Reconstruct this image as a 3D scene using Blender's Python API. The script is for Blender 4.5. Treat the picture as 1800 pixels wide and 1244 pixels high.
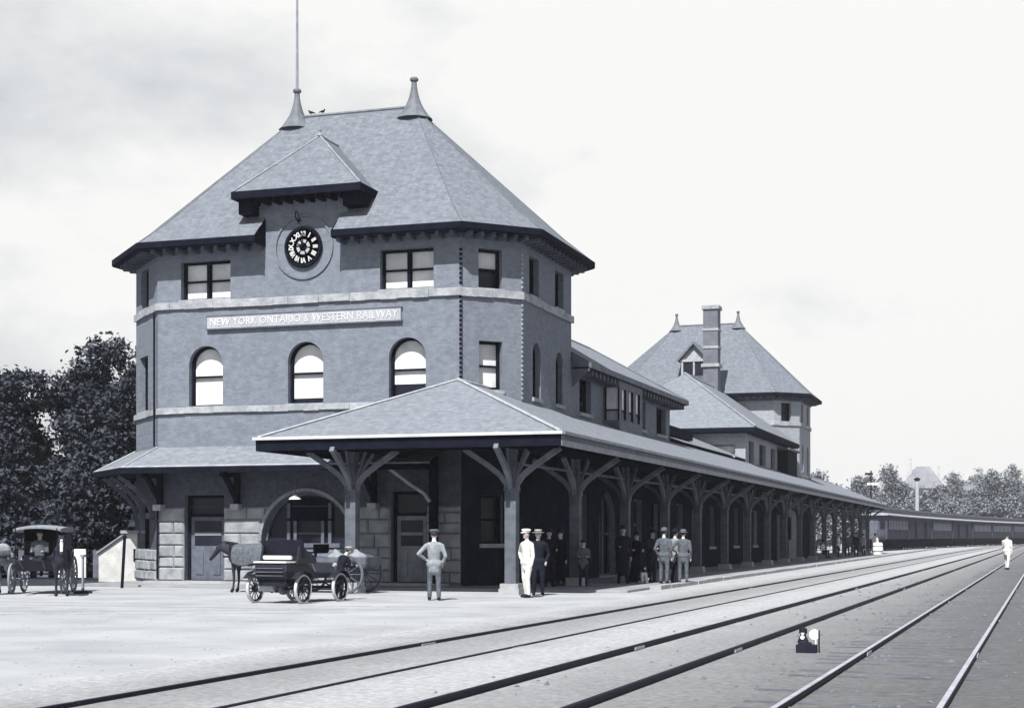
import bpy, math, random
import numpy as np
from mathutils import Vector, Matrix
from mathutils.geometry import tessellate_polygon
PI = math.pi
rnd = random.Random(7)
for o in list(bpy.data.objects): bpy.data.objects.remove(o)
S = bpy.context.scene
COL = S.collection
# ------------------------------------------------------------------ camera
cd = bpy.data.cameras.new('camera'); cam = bpy.data.objects.new('camera', cd); COL.objects.link(cam)
cam.location = (0, 0, 1.65); cam.rotation_euler = (PI/2, 0, math.radians(18.227))
cd.sensor_width = 36; cd.lens = 54.66; cd.shift_y = 0.1778; cd.clip_start = .1; cd.clip_end = 6000
S.camera = cam
# ------------------------------------------------------------------ light
SUN_EL = math.radians(51); SUN_AZ = math.radians(3)      # sun stands over -Y, a touch towards +X
W = bpy.data.worlds.new('World'); S.world = W; W.use_nodes = True
nt = W.node_tree; nt.nodes.clear()
def N(t, typ, **kw):
    n = t.nodes.new(typ)
    for k, v in kw.items(): setattr(n, k, v)
    return n
out = N(nt, 'ShaderNodeOutputWorld'); bg = N(nt, 'ShaderNodeBackground')
sky = N(nt, 'ShaderNodeTexSky', sky_type='NISHITA', sun_disc=False)
sky.sun_elevation = SUN_EL; sky.sun_rotation = PI - SUN_AZ
sky.air_density = 1.0; sky.dust_density = 2.0
tc = N(nt, 'ShaderNodeTexCoord')
sep = N(nt, 'ShaderNodeSeparateXYZ'); nt.links.new(tc.outputs['Generated'], sep.inputs[0])
mp = N(nt, 'ShaderNodeMapping'); mp.inputs['Scale'].default_value = (1, 1, 1.9); nt.links.new(tc.outputs['Generated'], mp.inputs[0])
n1 = N(nt, 'ShaderNodeTexNoise'); n1.inputs['Scale'].default_value = 3.1; n1.inputs['Detail'].default_value = 7; n1.inputs['Roughness'].default_value = .55
nt.links.new(mp.outputs[0], n1.inputs['Vector'])
cr = N(nt, 'ShaderNodeValToRGB')
cr.color_ramp.elements[0].position = .36; cr.color_ramp.elements[0].color = (4.7, 5.05, 5.6, 1)
cr.color_ramp.elements[1].position = .60; cr.color_ramp.elements[1].color = (9.7, 9.7, 9.5, 1)
mrx = N(nt, 'ShaderNodeMapRange'); mrx.inputs['From Min'].default_value = -.62; mrx.inputs['From Max'].default_value = -.22
mrx.inputs['To Min'].default_value = -.05; mrx.inputs['To Max'].default_value = .22
nt.links.new(sep.outputs['X'], mrx.inputs['Value'])
adx = N(nt, 'ShaderNodeMath', operation='ADD'); nt.links.new(n1.outputs['Fac'], adx.inputs[0]); nt.links.new(mrx.outputs[0], adx.inputs[1])
nt.links.new(adx.outputs[0], cr.inputs[0])
# thick bright cloud low down, thinner and bluer towards the zenith
mr = N(nt, 'ShaderNodeMapRange'); mr.inputs['From Min'].default_value = .34; mr.inputs['From Max'].default_value = .50
mr.inputs['To Min'].default_value = .97; mr.inputs['To Max'].default_value = .04
nt.links.new(sep.outputs['Z'], mr.inputs['Value'])
mx = N(nt, 'ShaderNodeMix', data_type='RGBA')
nt.links.new(mr.outputs[0], mx.inputs['Factor']); nt.links.new(sky.outputs[0], mx.inputs[6]); nt.links.new(cr.outputs[0], mx.inputs[7])
nt.links.new(mx.outputs[2], bg.inputs[0]); bg.inputs[1].default_value = .055
nt.links.new(bg.outputs[0], out.inputs[0])
sd = bpy.data.lights.new('sun', 'SUN'); sd.energy = 5.0; sd.angle = math.radians(.6); sd.color = (1, .97, .92)
sun = bpy.data.objects.new('sun', sd); COL.objects.link(sun)
sun.rotation_euler = Vector((math.sin(SUN_AZ)*math.cos(SUN_EL), -math.cos(SUN_AZ)*math.cos(SUN_EL), math.sin(SUN_EL))).to_track_quat('Z', 'Y').to_euler()
sun.location = (0, -20, 40)
S.view_settings.view_transform = 'Standard'; S.view_settings.look = 'None'; S.view_settings.exposure = 0.88; S.view_settings.gamma = 1
S.render.engine = 'CYCLES'
S.cycles.max_bounces = 6; S.cycles.volume_bounces = 0

# ------------------------------------------------------------------ materials
def lerp(a, b, t): return tuple(a[i]+(b[i]-a[i])*t for i in range(3))
MATS = {}
def mat(name, c, c2=None, scale=2.0, rough=.85, bump=0.0, bscale=20., kind='noise', spec=.15, detail=6, mort=None, bw=.5, rh=.25, metal=0, msize=.012, cont=(.35, .65)):
    """procedural material: noise mixes two tints; kind brick/slate/plank adds courses"""
    m = bpy.data.materials.new(name); m.use_nodes = True; t = m.node_tree; b = t.nodes['Principled BSDF']
    b.inputs['Roughness'].default_value = rough; b.inputs['Specular IOR Level'].default_value = spec; b.inputs['Metallic'].default_value = metal
    if c2 is None: c2 = tuple(x*.82 for x in c)
    g_ = 1 if name in ('white paint', 'white window blind') else .86
    c = tuple(x*g_ for x in c); c2 = tuple(x*g_ for x in c2)
    co = N(t, 'ShaderNodeTexCoord')
    ns = N(t, 'ShaderNodeTexNoise'); ns.inputs['Scale'].default_value = scale; ns.inputs['Detail'].default_value = detail; ns.inputs['Roughness'].default_value = .6
    t.links.new(co.outputs['Object'], ns.inputs['Vector'])
    r = N(t, 'ShaderNodeValToRGB'); r.color_ramp.elements[0].position = cont[0]; r.color_ramp.elements[1].position = cont[1]
    r.color_ramp.elements[0].color = (*c2, 1); r.color_ramp.elements[1].color = (*c, 1)
    t.links.new(ns.outputs['Fac'], r.inputs[0])
    colout = r.outputs[0]; hgt = None
    if kind in ('brick', 'slate', 'plank', 'ashlar'):
        sx = N(t, 'ShaderNodeSeparateXYZ'); t.links.new(co.outputs['Object'], sx.inputs[0])
        ad = N(t, 'ShaderNodeMath', operation='ADD'); t.links.new(sx.outputs['X'], ad.inputs[0]); t.links.new(sx.outputs['Y'], ad.inputs[1])
        cx = N(t, 'ShaderNodeCombineXYZ'); t.links.new(ad.outputs[0], cx.inputs[0]); t.links.new(sx.outputs['Z'], cx.inputs[1])
        if kind == 'plank':
            t.links.new(sx.outputs['Z'], cx.inputs[0]); t.links.new(ad.outputs[0], cx.inputs[1])
        bk = N(t, 'ShaderNodeTexBrick'); bk.inputs['Scale'].default_value = 1; bk.inputs['Brick Width'].default_value = bw; bk.inputs['Row Height'].default_value = rh
        bk.inputs['Mortar Size'].default_value = msize; bk.inputs['Mortar Smooth'].default_value = .3
        v_ = .12 if kind == 'slate' else .10
        bk.inputs['Color1'].default_value = (1-v_, 1-v_, 1-v_, 1); bk.inputs['Color2'].default_value = (1+v_*.7, 1+v_*.7, 1+v_*.7, 1)
        mm = mort if mort is not None else .6
        bk.inputs['Mortar'].default_value = (mm, mm, mm, 1)
        t.links.new(cx.outputs[0], bk.inputs['Vector'])
        mu = N(t, 'ShaderNodeMix', data_type='RGBA', blend_type='MULTIPLY'); mu.inputs['Factor'].default_value = 1
        t.links.new(r.outputs[0], mu.inputs[6]); t.links.new(bk.outputs['Color'], mu.inputs[7]); colout = mu.outputs[2]
        hgt = bk.outputs['Fac']
    t.links.new(colout, b.inputs['Base Color'])
    if bump:
        n2 = N(t, 'ShaderNodeTexNoise'); n2.inputs['Scale'].default_value = bscale; n2.inputs['Detail'].default_value = 5
        t.links.new(co.outputs['Object'], n2.inputs['Vector'])
        bp = N(t, 'ShaderNodeBump'); bp.inputs['Strength'].default_value = min(1, bump); bp.inputs['Distance'].default_value = .03
        if hgt is not None:
            sb = N(t, 'ShaderNodeMath', operation='SUBTRACT'); t.links.new(n2.outputs['Fac'], sb.inputs[0]); t.links.new(hgt, sb.inputs[1])
            t.links.new(sb.outputs[0], bp.inputs['Height'])
        else: t.links.new(n2.outputs['Fac'], bp.inputs['Height'])
        t.links.new(bp.outputs[0], b.inputs['Normal'])
    MATS[name] = m; return m
brick = mat('brick wall', (.176, .198, .240), (.140, .158, .196), 4.5, kind='brick', bw=.22, rh=.075, msize=.006, mort=.85, bump=.35, bscale=9)
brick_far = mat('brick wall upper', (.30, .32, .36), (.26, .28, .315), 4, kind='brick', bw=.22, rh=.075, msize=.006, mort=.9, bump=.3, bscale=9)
stone = mat('rock faced stone', (.295, .32, .335), (.175, .19, .212), 2.2, bump=1, bscale=5, rough=.9, detail=9)
stoneband = mat('limestone band', (.34, .36, .385), (.22, .235, .265), 3, bump=.8, bscale=8)
slate = mat('roof slates', (.170, .189, .222), (.122, .137, .165), 5.5, kind='slate', bw=.21, rh=.11, msize=.006, mort=.88, bump=.6, bscale=6, rough=.75, detail=8)
slate2 = mat('canopy roof slates', (.205, .225, .260), (.155, .172, .202), 5, kind='slate', bw=.22, rh=.06, msize=.006, mort=.85, bump=.5, bscale=6, rough=.75, detail=8)
lead = mat('pale sheet metal', (.38, .40, .43), (.26, .275, .31), 3, rough=.5)
trimdark = mat('dark painted timber', (.008, .010, .019), (.004, .005, .012), 3, bump=.2, bscale=12, rough=.9, spec=.05)
trimmid = mat('grey painted timber', (.12, .132, .165), (.07, .079, .108), 2.5, bump=.25, bscale=14, rough=.65)
trimlight = mat('pale painted timber', (.25, .27, .305), (.17, .185, .22), 3, bump=.2, bscale=14, rough=.6)
white = mat('white paint', (.68, .68, .67), (.55, .56, .57), 3, rough=.55)
blindm = mat('white window blind', (.60, .61, .61), (.42, .44, .46), 1.2, rough=.9)
glass = mat('dark window glass', (.008, .010, .020), (.014, .017, .030), 1.5, rough=.3, spec=.2)
interior = mat('unlit interior', (.03, .032, .05), rough=.95)
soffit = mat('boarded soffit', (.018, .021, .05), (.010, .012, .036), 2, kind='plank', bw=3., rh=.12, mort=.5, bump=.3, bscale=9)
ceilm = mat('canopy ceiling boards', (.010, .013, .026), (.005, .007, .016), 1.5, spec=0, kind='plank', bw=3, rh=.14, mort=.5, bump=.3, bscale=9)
groundm = mat('packed pale ground', (.385, .402, .415), (.255, .27, .292), .42, bump=.5, bscale=2.6, rough=.95, detail=12, cont=(.3, .7))
pavem = mat('platform paving', (.30, .308, .325), (.20, .212, .24), .5, bump=.3, bscale=6, detail=10, kind='ashlar', bw=1.2, rh=.6, msize=.01, mort=.8)
kerbm = mat('kerb stone', (.36, .37, .385), (.25, .265, .29), 1.5, bump=.5, bscale=8)
ballast = mat('cinder ballast', (.17, .182, .21), (.08, .09, .115), 1.4, bump=1, bscale=14, detail=14, rough=1, cont=(.3, .72))
dirtm = mat('trodden track bed', (.29, .305, .345), (.21, .225, .265), .8, bump=.6, bscale=10, detail=12, rough=1)
undm = mat('matte black underframe', (.006, .007, .014), (.010, .011, .02), 3, rough=1, spec=0)  # plain matte black
steel = mat('dark rail steel', (.010, .012, .022), (.016, .018, .03), 6, rough=.7, metal=.2)
railtop = mat('worn rail head', (.42, .44, .49), (.30, .32, .37), 5, rough=.45, metal=.15)
tie = mat('weathered sleeper', (.135, .147, .163), (.075, .084, .10), 3, bump=.8, bscale=15)
bark = mat('bark', (.035, .036, .055), (.018, .019, .03), 6, bump=.8, bscale=10)
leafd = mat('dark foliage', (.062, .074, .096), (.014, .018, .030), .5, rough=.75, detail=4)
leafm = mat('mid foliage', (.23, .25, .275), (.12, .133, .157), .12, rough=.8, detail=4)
grassm = mat('shade toned rough grass', (.035, .042, .055), (.014, .018, .028), .6, bump=.8, bscale=4)  # tree shade is put into this near-black grass colour
skin = mat('skin', (.42, .36, .34), (.36, .31, .30), 8, rough=.6)
cloth_d = mat('dark wool cloth', (.009, .011, .021), (.005, .006, .013), 9, bump=.3, bscale=60)
cloth_n = mat('navy wool cloth', (.020, .024, .040), (.011, .014, .026), 9, bump=.3, bscale=60)
cloth_g = mat('grey tweed cloth', (.115, .13, .15), (.060, .070, .088), 12, bump=.3, bscale=60)
cloth_m = mat('mid grey cloth', (.26, .285, .31), (.17, .19, .22), 9, bump=.3, bscale=60)
cloth_l = mat('light grey cloth', (.40, .42, .43), (.28, .30, .32), 6, bump=.3, bscale=60)
cloth_w = mat('white cotton cloth', (.66, .66, .63), (.50, .50, .49), 6, bump=.3, bscale=50)
hairm = mat('dark hair', (.03, .028, .035), rough=.7)
straw = mat('straw hat', (.42, .42, .40), (.30, .30, .29), 20, bump=.3, bscale=60)
leather = mat('black leather', (.007, .008, .016), (.011, .012, .022), 8, rough=.5)
lacquer = mat('black coach paint', (.008, .009, .017), (.016, .018, .028), 3, rough=.45, spec=.25)
tyre = mat('white rubber tyre', (.50, .51, .53), (.34, .36, .39), 7, rough=.8)
horse_d = mat('dark horse coat', (.030, .030, .045), (.016, .017, .03), 4, rough=.6)
horse_g = mat('grey horse coat', (.33, .35, .37), (.19, .21, .24), 5, rough=.7)
clockdark = mat('clock face dark', (.035, .042, .075), (.05, .058, .09), 4, rough=.5)
carbody = mat('railway car side', (.078, .085, .108), (.045, .05, .07), 1.2, kind='plank', bw=4, rh=.22, mort=.75, bump=.2, bscale=5, rough=1, spec=0)
carroof = mat('railway car roof', (.03, .034, .06), (.06, .065, .09), 1, rough=.6)
hillm = mat('distant hillside', (.20, .22, .24), (.11, .125, .145), .12, detail=12, bump=1, bscale=.3)
houseroof = mat('distant house roof', (.22, .23, .255), (.15, .16, .185), .4)
housewall = mat('distant house wall', (.48, .49, .50), (.36, .38, .41), .3)

# ------------------------------------------------------------------ mesh helpers
class MB:
    def __init__(s): s.v = []; s.f = []; s.m = []; s.mats = []; s.cur = 0
    def use(s, m):
        if m not in s.mats: s.mats.append(m)
        s.cur = s.mats.index(m); return s
    def add(s, vs, fs):
        k = len(s.v); s.v += [tuple(v) for v in vs]; s.f += [tuple(k+i for i in f) for f in fs]; s.m += [s.cur]*len(fs); return s
    def box(s, a, b):
        x0, y0, z0 = a; x1, y1, z1 = b
        return s.add([(x0,y0,z0),(x1,y0,z0),(x1,y1,z0),(x0,y1,z0),(x0,y0,z1),(x1,y0,z1),(x1,y1,z1),(x0,y1,z1)],
                     [(0,3,2,1),(4,5,6,7),(0,1,5,4),(1,2,6,5),(2,3,7,6),(3,0,4,7)])
    def bar(s, p, q, w, h, up=(0,0,1)):
        """rectangular bar between two points, w across, h along up"""
        p = Vector(p); q = Vector(q); d = (q-p).normalized(); u = Vector(up)
        r = d.cross(u)
        if r.length < 1e-4: r = d.cross(Vector((0,1,0)))
        r.normalize(); u = r.cross(d).normalized(); r *= w/2; u *= h/2
        vs = [p-r-u, p+r-u, p+r+u, p-r+u, q-r-u, q+r-u, q+r+u, q-r+u]
        return s.add(vs, [(0,1,2,3),(7,6,5,4),(0,4,5,1),(1,5,6,2),(2,6,7,3),(3,7,4,0)])
    def tube(s, pts, r, n=8, caps=True):
        pts = [Vector(p) for p in pts]; rs = r if isinstance(r, (list, tuple)) else [r]*len(pts)
        k = []; vs = []; fs = []
        ref = None
        for i, p in enumerate(pts):
            d = (pts[min(i+1, len(pts)-1)]-pts[max(i-1, 0)]).normalized()
            a = d.cross(Vector((0,0,1))) if ref is None else ref-d*ref.dot(d)
            if a.length < 1e-3: a = d.cross(Vector((1,0,0)))
            a.normalize(); ref = a; b = d.cross(a)
            for j in range(n):
                t = 2*PI*j/n; vs.append(p+(a*math.cos(t)+b*math.sin(t))*rs[i])
        for i in range(len(pts)-1):
            for j in range(n):
                fs.append((i*n+j, i*n+(j+1) % n, (i+1)*n+(j+1) % n, (i+1)*n+j))
        if caps: fs.append(tuple(range(n))[::-1]); fs.append(tuple((len(pts)-1)*n+j for j in range(n)))
        return s.add(vs, fs)
    def lathe(s, prof, c=(0,0,0), n=24, axis='z', caps=True):
        vs = []; fs = []; c = Vector(c)
        for r, z in prof:
            for j in range(n):
                t = 2*PI*j/n
                if axis == 'z': v = Vector((r*math.cos(t), r*math.sin(t), z))
                elif axis == 'y': v = Vector((r*math.cos(t), z, r*math.sin(t)))
                else: v = Vector((z, r*math.cos(t), r*math.sin(t)))
                vs.append(c+v)
        for i in range(len(prof)-1):
            for j in range(n): fs.append((i*n+j, i*n+(j+1) % n, (i+1)*n+(j+1) % n, (i+1)*n+j))
        if caps and tuple(prof[0]) != tuple(prof[-1]): fs.append(tuple(range(n))[::-1]); fs.append(tuple((len(prof)-1)*n+j for j in range(n)))
        return s.add(vs, fs)
    def poly(s, pts): return s.add(pts, [tuple(range(len(pts)))])
    def prism(s, pts, d):
        d = Vector(d); n = len(pts); a = [Vector(p) for p in pts]; b = [p+d for p in a]
        return s.add(a+b, [tuple(range(n))[::-1], tuple(range(n, 2*n))]+[(i, (i+1) % n, n+(i+1) % n, n+i) for i in range(n)])
    def build(s, name, m=None, parent=None, smooth=False, recalc=True):
        me = bpy.data.meshes.new(name)
        me.from_pydata(s.v, [], s.f)
        ml = s.mats if s.mats else [m]
        for x in ml: me.materials.append(x)
        if s.mats: me.polygons.foreach_set('material_index', s.m)
        if recalc:
            import bmesh
            bm = bmesh.new(); bm.from_mesh(me); bmesh.ops.recalc_face_normals(bm, faces=bm.faces); bm.to_mesh(me); bm.free()
        if smooth: me.polygons.foreach_set('use_smooth', [True]*len(me.polygons))
        me.update()
        return link(name, me, parent)
def link(name, me, parent=None):
    o = bpy.data.objects.new(name, me); COL.objects.link(o)
    if parent is not None:
        o.parent = parent; o.matrix_parent_inverse = PINV.get(parent.name, Matrix())
        if parent.name in PINV: PINV[o.name] = Matrix()
    return o
PINV = {}
def tag(o, label=None, cat=None, group=None, kind=None):
    if label: o['label'] = label
    if cat: o['category'] = cat
    if group: o['group'] = group
    if kind: o['kind'] = kind
    return o
def thing(name, loc, rz=0, world=False, **kw):
    """Empty at a thing's base; world=True lets parts be written in world coordinates"""
    o = bpy.data.objects.new(name, None); COL.objects.link(o); o.location = loc; o.rotation_euler = (0, 0, rz)
    o.empty_display_size = .3
    if world: PINV[o.name] = Matrix.Translation(-Vector(loc))
    return tag(o, **kw)
def copy_tree(o, parent=None):
    c = o.copy(); COL.objects.link(c)
    if parent is not None: c.parent = parent; c.matrix_parent_inverse = o.matrix_parent_inverse.copy()
    for ch in list(o.children): copy_tree(ch, c)
    return c

# ------------------------------------------------------------------ walls and openings
def outline(s0, s1, z0, z1, arch=False, n=14):
    if not arch: return [(s0, z0), (s1, z0), (s1, z1), (s0, z1)]
    r = (s1-s0)/2; c = (s0+s1)/2; zc = z1-r
    return [(s0, z0), (s1, z0)]+[(c+r*math.cos(PI*i/n), zc+r*math.sin(PI*i/n)) for i in range(n+1)]
class Frame:
    def __init__(s, A, B):
        s.A = Vector((A[0], A[1])); s.t = (Vector((B[0], B[1]))-s.A); s.L = s.t.length; s.t.normalize(); s.n = Vector((s.t.y, -s.t.x))
    def P(s, u, z, d=0):
        p = s.A+s.t*u+s.n*d; return (p.x, p.y, z)
    def box(s, mb, u0, u1, z0, z1, d0, d1):
        vs = [s.P(u, z, d) for z in (z0, z1) for u, d in ((u0, d0), (u1, d0), (u1, d1), (u0, d1))]
        mb.add(vs, [(0,3,2,1),(4,5,6,7),(0,1,5,4),(1,2,6,5),(2,3,7,6),(3,0,4,7)])
def wall(mb, fr, z0, z1, holes=(), depth=.34, outer=None):
    ou = outer or [(0, z0), (fr.L, z0), (fr.L, z1), (0, z1)]
    loops = [[Vector((a, b, 0)) for a, b in ou]]+[[Vector((a, b, 0)) for a, b in h][::-1] for h in holes]
    flat = [p for l in loops for p in l]
    tris = tessellate_polygon(loops)
    vs = [fr.P(p.x, p.y) for p in flat]
    mb.add(vs, [tuple(t) for t in tris])
    for h in holes:
        n = len(h)
        a = [fr.P(u, z) for u, z in h]; b = [fr.P(u, z, -depth) for u, z in h]
        mb.add(a+b, [(i, (i+1) % n, n+(i+1) % n, n+i) for i in range(n)])
def ring(mb, fr, ol, il, d0, d1):
    n = len(ol)
    vs = [fr.P(u, z, d1) for u, z in ol]+[fr.P(u, z, d1) for u, z in il]+[fr.P(u, z, d0) for u, z in ol]+[fr.P(u, z, d0) for u, z in il]
    fs = []
    for i in range(n):
        j = (i+1) % n
        fs += [(i, j, n+j, n+i), (n+i, n+j, 3*n+j, 3*n+i), (2*n+i, 2*n+j, j, i), (2*n+i, 3*n+i, 3*n+j, 2*n+j)]
    mb.add(vs, fs)
def window(root, fr, s0, s1, z0, z1, arch=False, pairs=1, blind=1.0, blind_up=1.0, inset=.2, fm=None, sill=True, rail=True, dark=False, pane_m=None, w=.07, label=None):
    """one window: frame (> sash, blind, pane)"""
    fm = fm or trimdark
    b = MB()
    o = outline(s0, s1, z0, z1, arch); i_ = outline(s0+w, s1-w, z0+w, z1-w, arch)
    ring(b, fr, o, i_, -inset-.10, -inset)
    step = (s1-s0)/pairs
    for k in range(1, pairs): fr.box(b, s0+k*step-.05, s0+k*step+.05, z0+w, z1-w, -inset-.09, -inset+.02)
    f = b.build('window', fm, root)
    if label: f['label'] = label
    zm = z0+(z1-z0)*.5 if not arch else z0+(z1-z0)*.50
    s_ = MB()
    for k in range(pairs):
        a = s0+k*step+w-.01; c = s0+(k+1)*step-w+.01
        if rail: fr.box(s_, a, c, zm-.03, zm+.03, -inset-.13, -inset-.04)
    if rail: s_.build('sash', fm, f)
    g = MB(); g.poly([fr.P(u, z, -inset-.17) for u, z in i_]); g.build('pane', pane_m or glass, f)
    if not dark:
        bb = MB()
        for k in range(pairs):
            a = s0+k*step+w; c = s0+(k+1)*step-w
            zb = z0+w+(z1-z0-2*w)*(1-blind)
            if arch: bb.poly([fr.P(u, z, -inset-.145) for u, z in outline(a, c, zb, z1-w, True)])
            else: bb.poly([fr.P(u, z, -inset-.145) for u, z in outline(a, c, zb, z1-w)])
        bb.build('blind', blindm, f)
    if sill:
        q = MB(); fr.box(q, s0-.06, s1+.06, z0-.12, z0+.01, -inset+.01, .07); q.build('sill', stoneband, f)
    return f

def oct_pts(dx, dy, lo=2.2, off=0.0):
    """plan of a tower octagon, optionally offset outward"""
    base = [(-28.05+dx, 46.56+dy), (-17.05+dx, 46.56+dy), (-15.5+dx, 48.11+dy), (-15.5+dx, 53.9+dy), (-17.05+dx, 55.4+dy),
            (-28.05+dx, 55.4+dy), (-28.05-lo+dx, 55.4-lo*.7+dy), (-28.05-lo+dx, 46.56+lo+dy)]
    if not off: return base
    res = []; n = len(base)
    for i in range(n):
        p0 = Vector(base[i-1]); p = Vector(base[i]); p1 = Vector(base[(i+1) % n])
        a = (p-p0).normalized(); b = (p1-p).normalized(); na = Vector((a.y, -a.x)); nb = Vector((b.y, -b.x))
        m = (na+nb).normalized(); q = p+m*off/m.dot(na); res.append((q.x, q.y))
    return res
def band(mb, pts, idx, z0, z1, d):
    """string course along walls idx of a plan polygon"""
    n = len(pts)
    def offp(off):
        res = []
        for i in range(n):
            p0 = Vector(pts[i-1]); p = Vector(pts[i]); p1 = Vector(pts[(i+1) % n])
            a = (p-p0).normalized(); b = (p1-p).normalized(); na = Vector((a.y, -a.x)); nb = Vector((b.y, -b.x))
            m = (na+nb).normalized(); q = p+m*off/m.dot(na); res.append(q)
        return res
    I = offp(-.02); O = offp(d)
    for i in idx:
        j = (i+1) % n
        # break into irregular stones for an uneven edge
        L = (O[j]-O[i]).length; k = max(1, int(L/.55))
        for q in range(k):
            a = q/k; b = (q+1)/k; e = rnd.uniform(-.012, .018); f = rnd.uniform(-.02, .012)
            o0 = O[i].lerp(O[j], a); o1 = O[i].lerp(O[j], b); i0 = I[i].lerp(I[j], a); i1 = I[i].lerp(I[j], b)
            nn = (O[i]-I[i]).normalized()*e
            vs = [(i0.x, i0.y, z0), (i1.x, i1.y, z0), (o1.x+nn.x, o1.y+nn.y, z0+f), (o0.x+nn.x, o0.y+nn.y, z0+f),
                  (i0.x, i0.y, z1+.03), (i1.x, i1.y, z1+.03), (o1.x+nn.x, o1.y+nn.y, z1+f*.4), (o0.x+nn.x, o0.y+nn.y, z1+f*.4)]
            mb.add(vs, [(0,3,2,1),(4,5,6,7),(0,1,5,4),(1,2,6,5),(2,3,7,6),(3,0,4,7)])

# ================================================================== GROUND
def sheet(name, pts, z, m, kind='structure'):
    b = MB(); b.poly([(x, y, z) for x, y in pts]); o = b.build(name, m); 
    if o.data.polygons[0].normal.z < 0: o.data.flip_normals()
    return tag(o, kind=kind)
TS = .014                                     # the tracks drift this much in x per metre of y
def tx(x, y): return x+TS*y
sheet('ground', [(-1800, -60), (600, -60), (600, 2600), (-1800, 2600)], 0.0, groundm)
def bed_material():
    m = bpy.data.materials.new('track bed cinders'); m.use_nodes = True; t = m.node_tree; b = t.nodes['Principled BSDF']; b.inputs['Roughness'].default_value = 1; b.inputs['Specular IOR Level'].default_value = .1
    co = N(t, 'ShaderNodeTexCoord'); sx = N(t, 'ShaderNodeSeparateXYZ'); t.links.new(co.outputs['Object'], sx.inputs[0])
    def math_(op, a, c):
        n = N(t, 'ShaderNodeMath', operation=op)
        for k, v in enumerate((a, c)):
            if isinstance(v, (int, float)): n.inputs[k].default_value = v
            else: t.links.new(v, n.inputs[k])
        return n.outputs[0]
    ns = N(t, 'ShaderNodeTexNoise'); ns.inputs['Scale'].default_value = .8; ns.inputs['Detail'].default_value = 10; ns.inputs['Roughness'].default_value = .65; t.links.new(co.outputs['Object'], ns.inputs['Vector'])
    u = math_('SUBTRACT', sx.outputs['X'], math_('MULTIPLY', sx.outputs['Y'], TS))
    u = math_('ADD', u, math_('MULTIPLY', math_('SUBTRACT', ns.outputs['Fac'], .5), 2.6))
    r = N(t, 'ShaderNodeValToRGB'); e = r.color_ramp.elements
    st = [(-10.6, .38), (-9.8, .32), (-9.0, .235), (-8.2, .26), (-7.4, .32), (-6.7, .38), (-6.1, .36), (-5.4, .27), (-4.4, .235), (-3.6, .205), (-2.6, .165), (-1.4, .13), (1.5, .105)]
    while len(e) > 1: e.remove(e[0])
    for k, (p, v) in enumerate(st):
        q = (p+12)/14
        el = e[0] if k == 0 else e.new(q)
        el.position = q; v *= .86; el.color = (v*.975, v, v*1.05, 1)
    t.links.new(math_('DIVIDE', math_('ADD', u, 12), 14), r.inputs[0])
    n2 = N(t, 'ShaderNodeTexNoise'); n2.inputs['Scale'].default_value = 9; n2.inputs['Detail'].default_value = 14; n2.inputs['Roughness'].default_value = .75; t.links.new(co.outputs['Object'], n2.inputs['Vector'])
    mr2 = N(t, 'ShaderNodeMapRange'); mr2.inputs['From Min'].default_value = .3; mr2.inputs['From Max'].default_value = .7; mr2.inputs['To Min'].default_value = .58; mr2.inputs['To Max'].default_value = 1.34; t.links.new(n2.outputs['Fac'], mr2.inputs['Value'])
    mu = N(t, 'ShaderNodeMix', data_type='RGBA', blend_type='MULTIPLY'); mu.inputs['Factor'].default_value = 1; t.links.new(r.outputs[0], mu.inputs[6]); t.links.new(mr2.outputs[0], mu.inputs[7]); t.links.new(mu.outputs[2], b.inputs['Base Color'])
    bp = N(t, 'ShaderNodeBump'); bp.inputs['Strength'].default_value = .8; bp.inputs['Distance'].default_value = .03; t.links.new(n2.outputs['Fac'], bp.inputs['Height']); t.links.new(bp.outputs[0], b.inputs['Normal'])
    return m
sheet('track_bed', [(tx(-10.6, -20), -20), (14, -20), (tx(12, 500), 500), (tx(-10.6, 500), 500)], .006, bed_material())
# platform slab with a kerb towards the tracks
b = MB(); b.box((-30, 44.2, 0.002), (-11.0, 152, .07)); tag(b.build('platform', pavem), kind='structure')
b = MB()
y = 47.0
while y < 205:
    L = rnd.uniform(1.3, 1.9); w = rnd.uniform(-.02, .02)
    b.box((-11.0+.0035, y, .001), (-10.62+w, y+L-.02, .12+rnd.uniform(-.01, .015))); y += L
tag(b.build('platform_kerb', kerbm), kind='structure')

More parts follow.
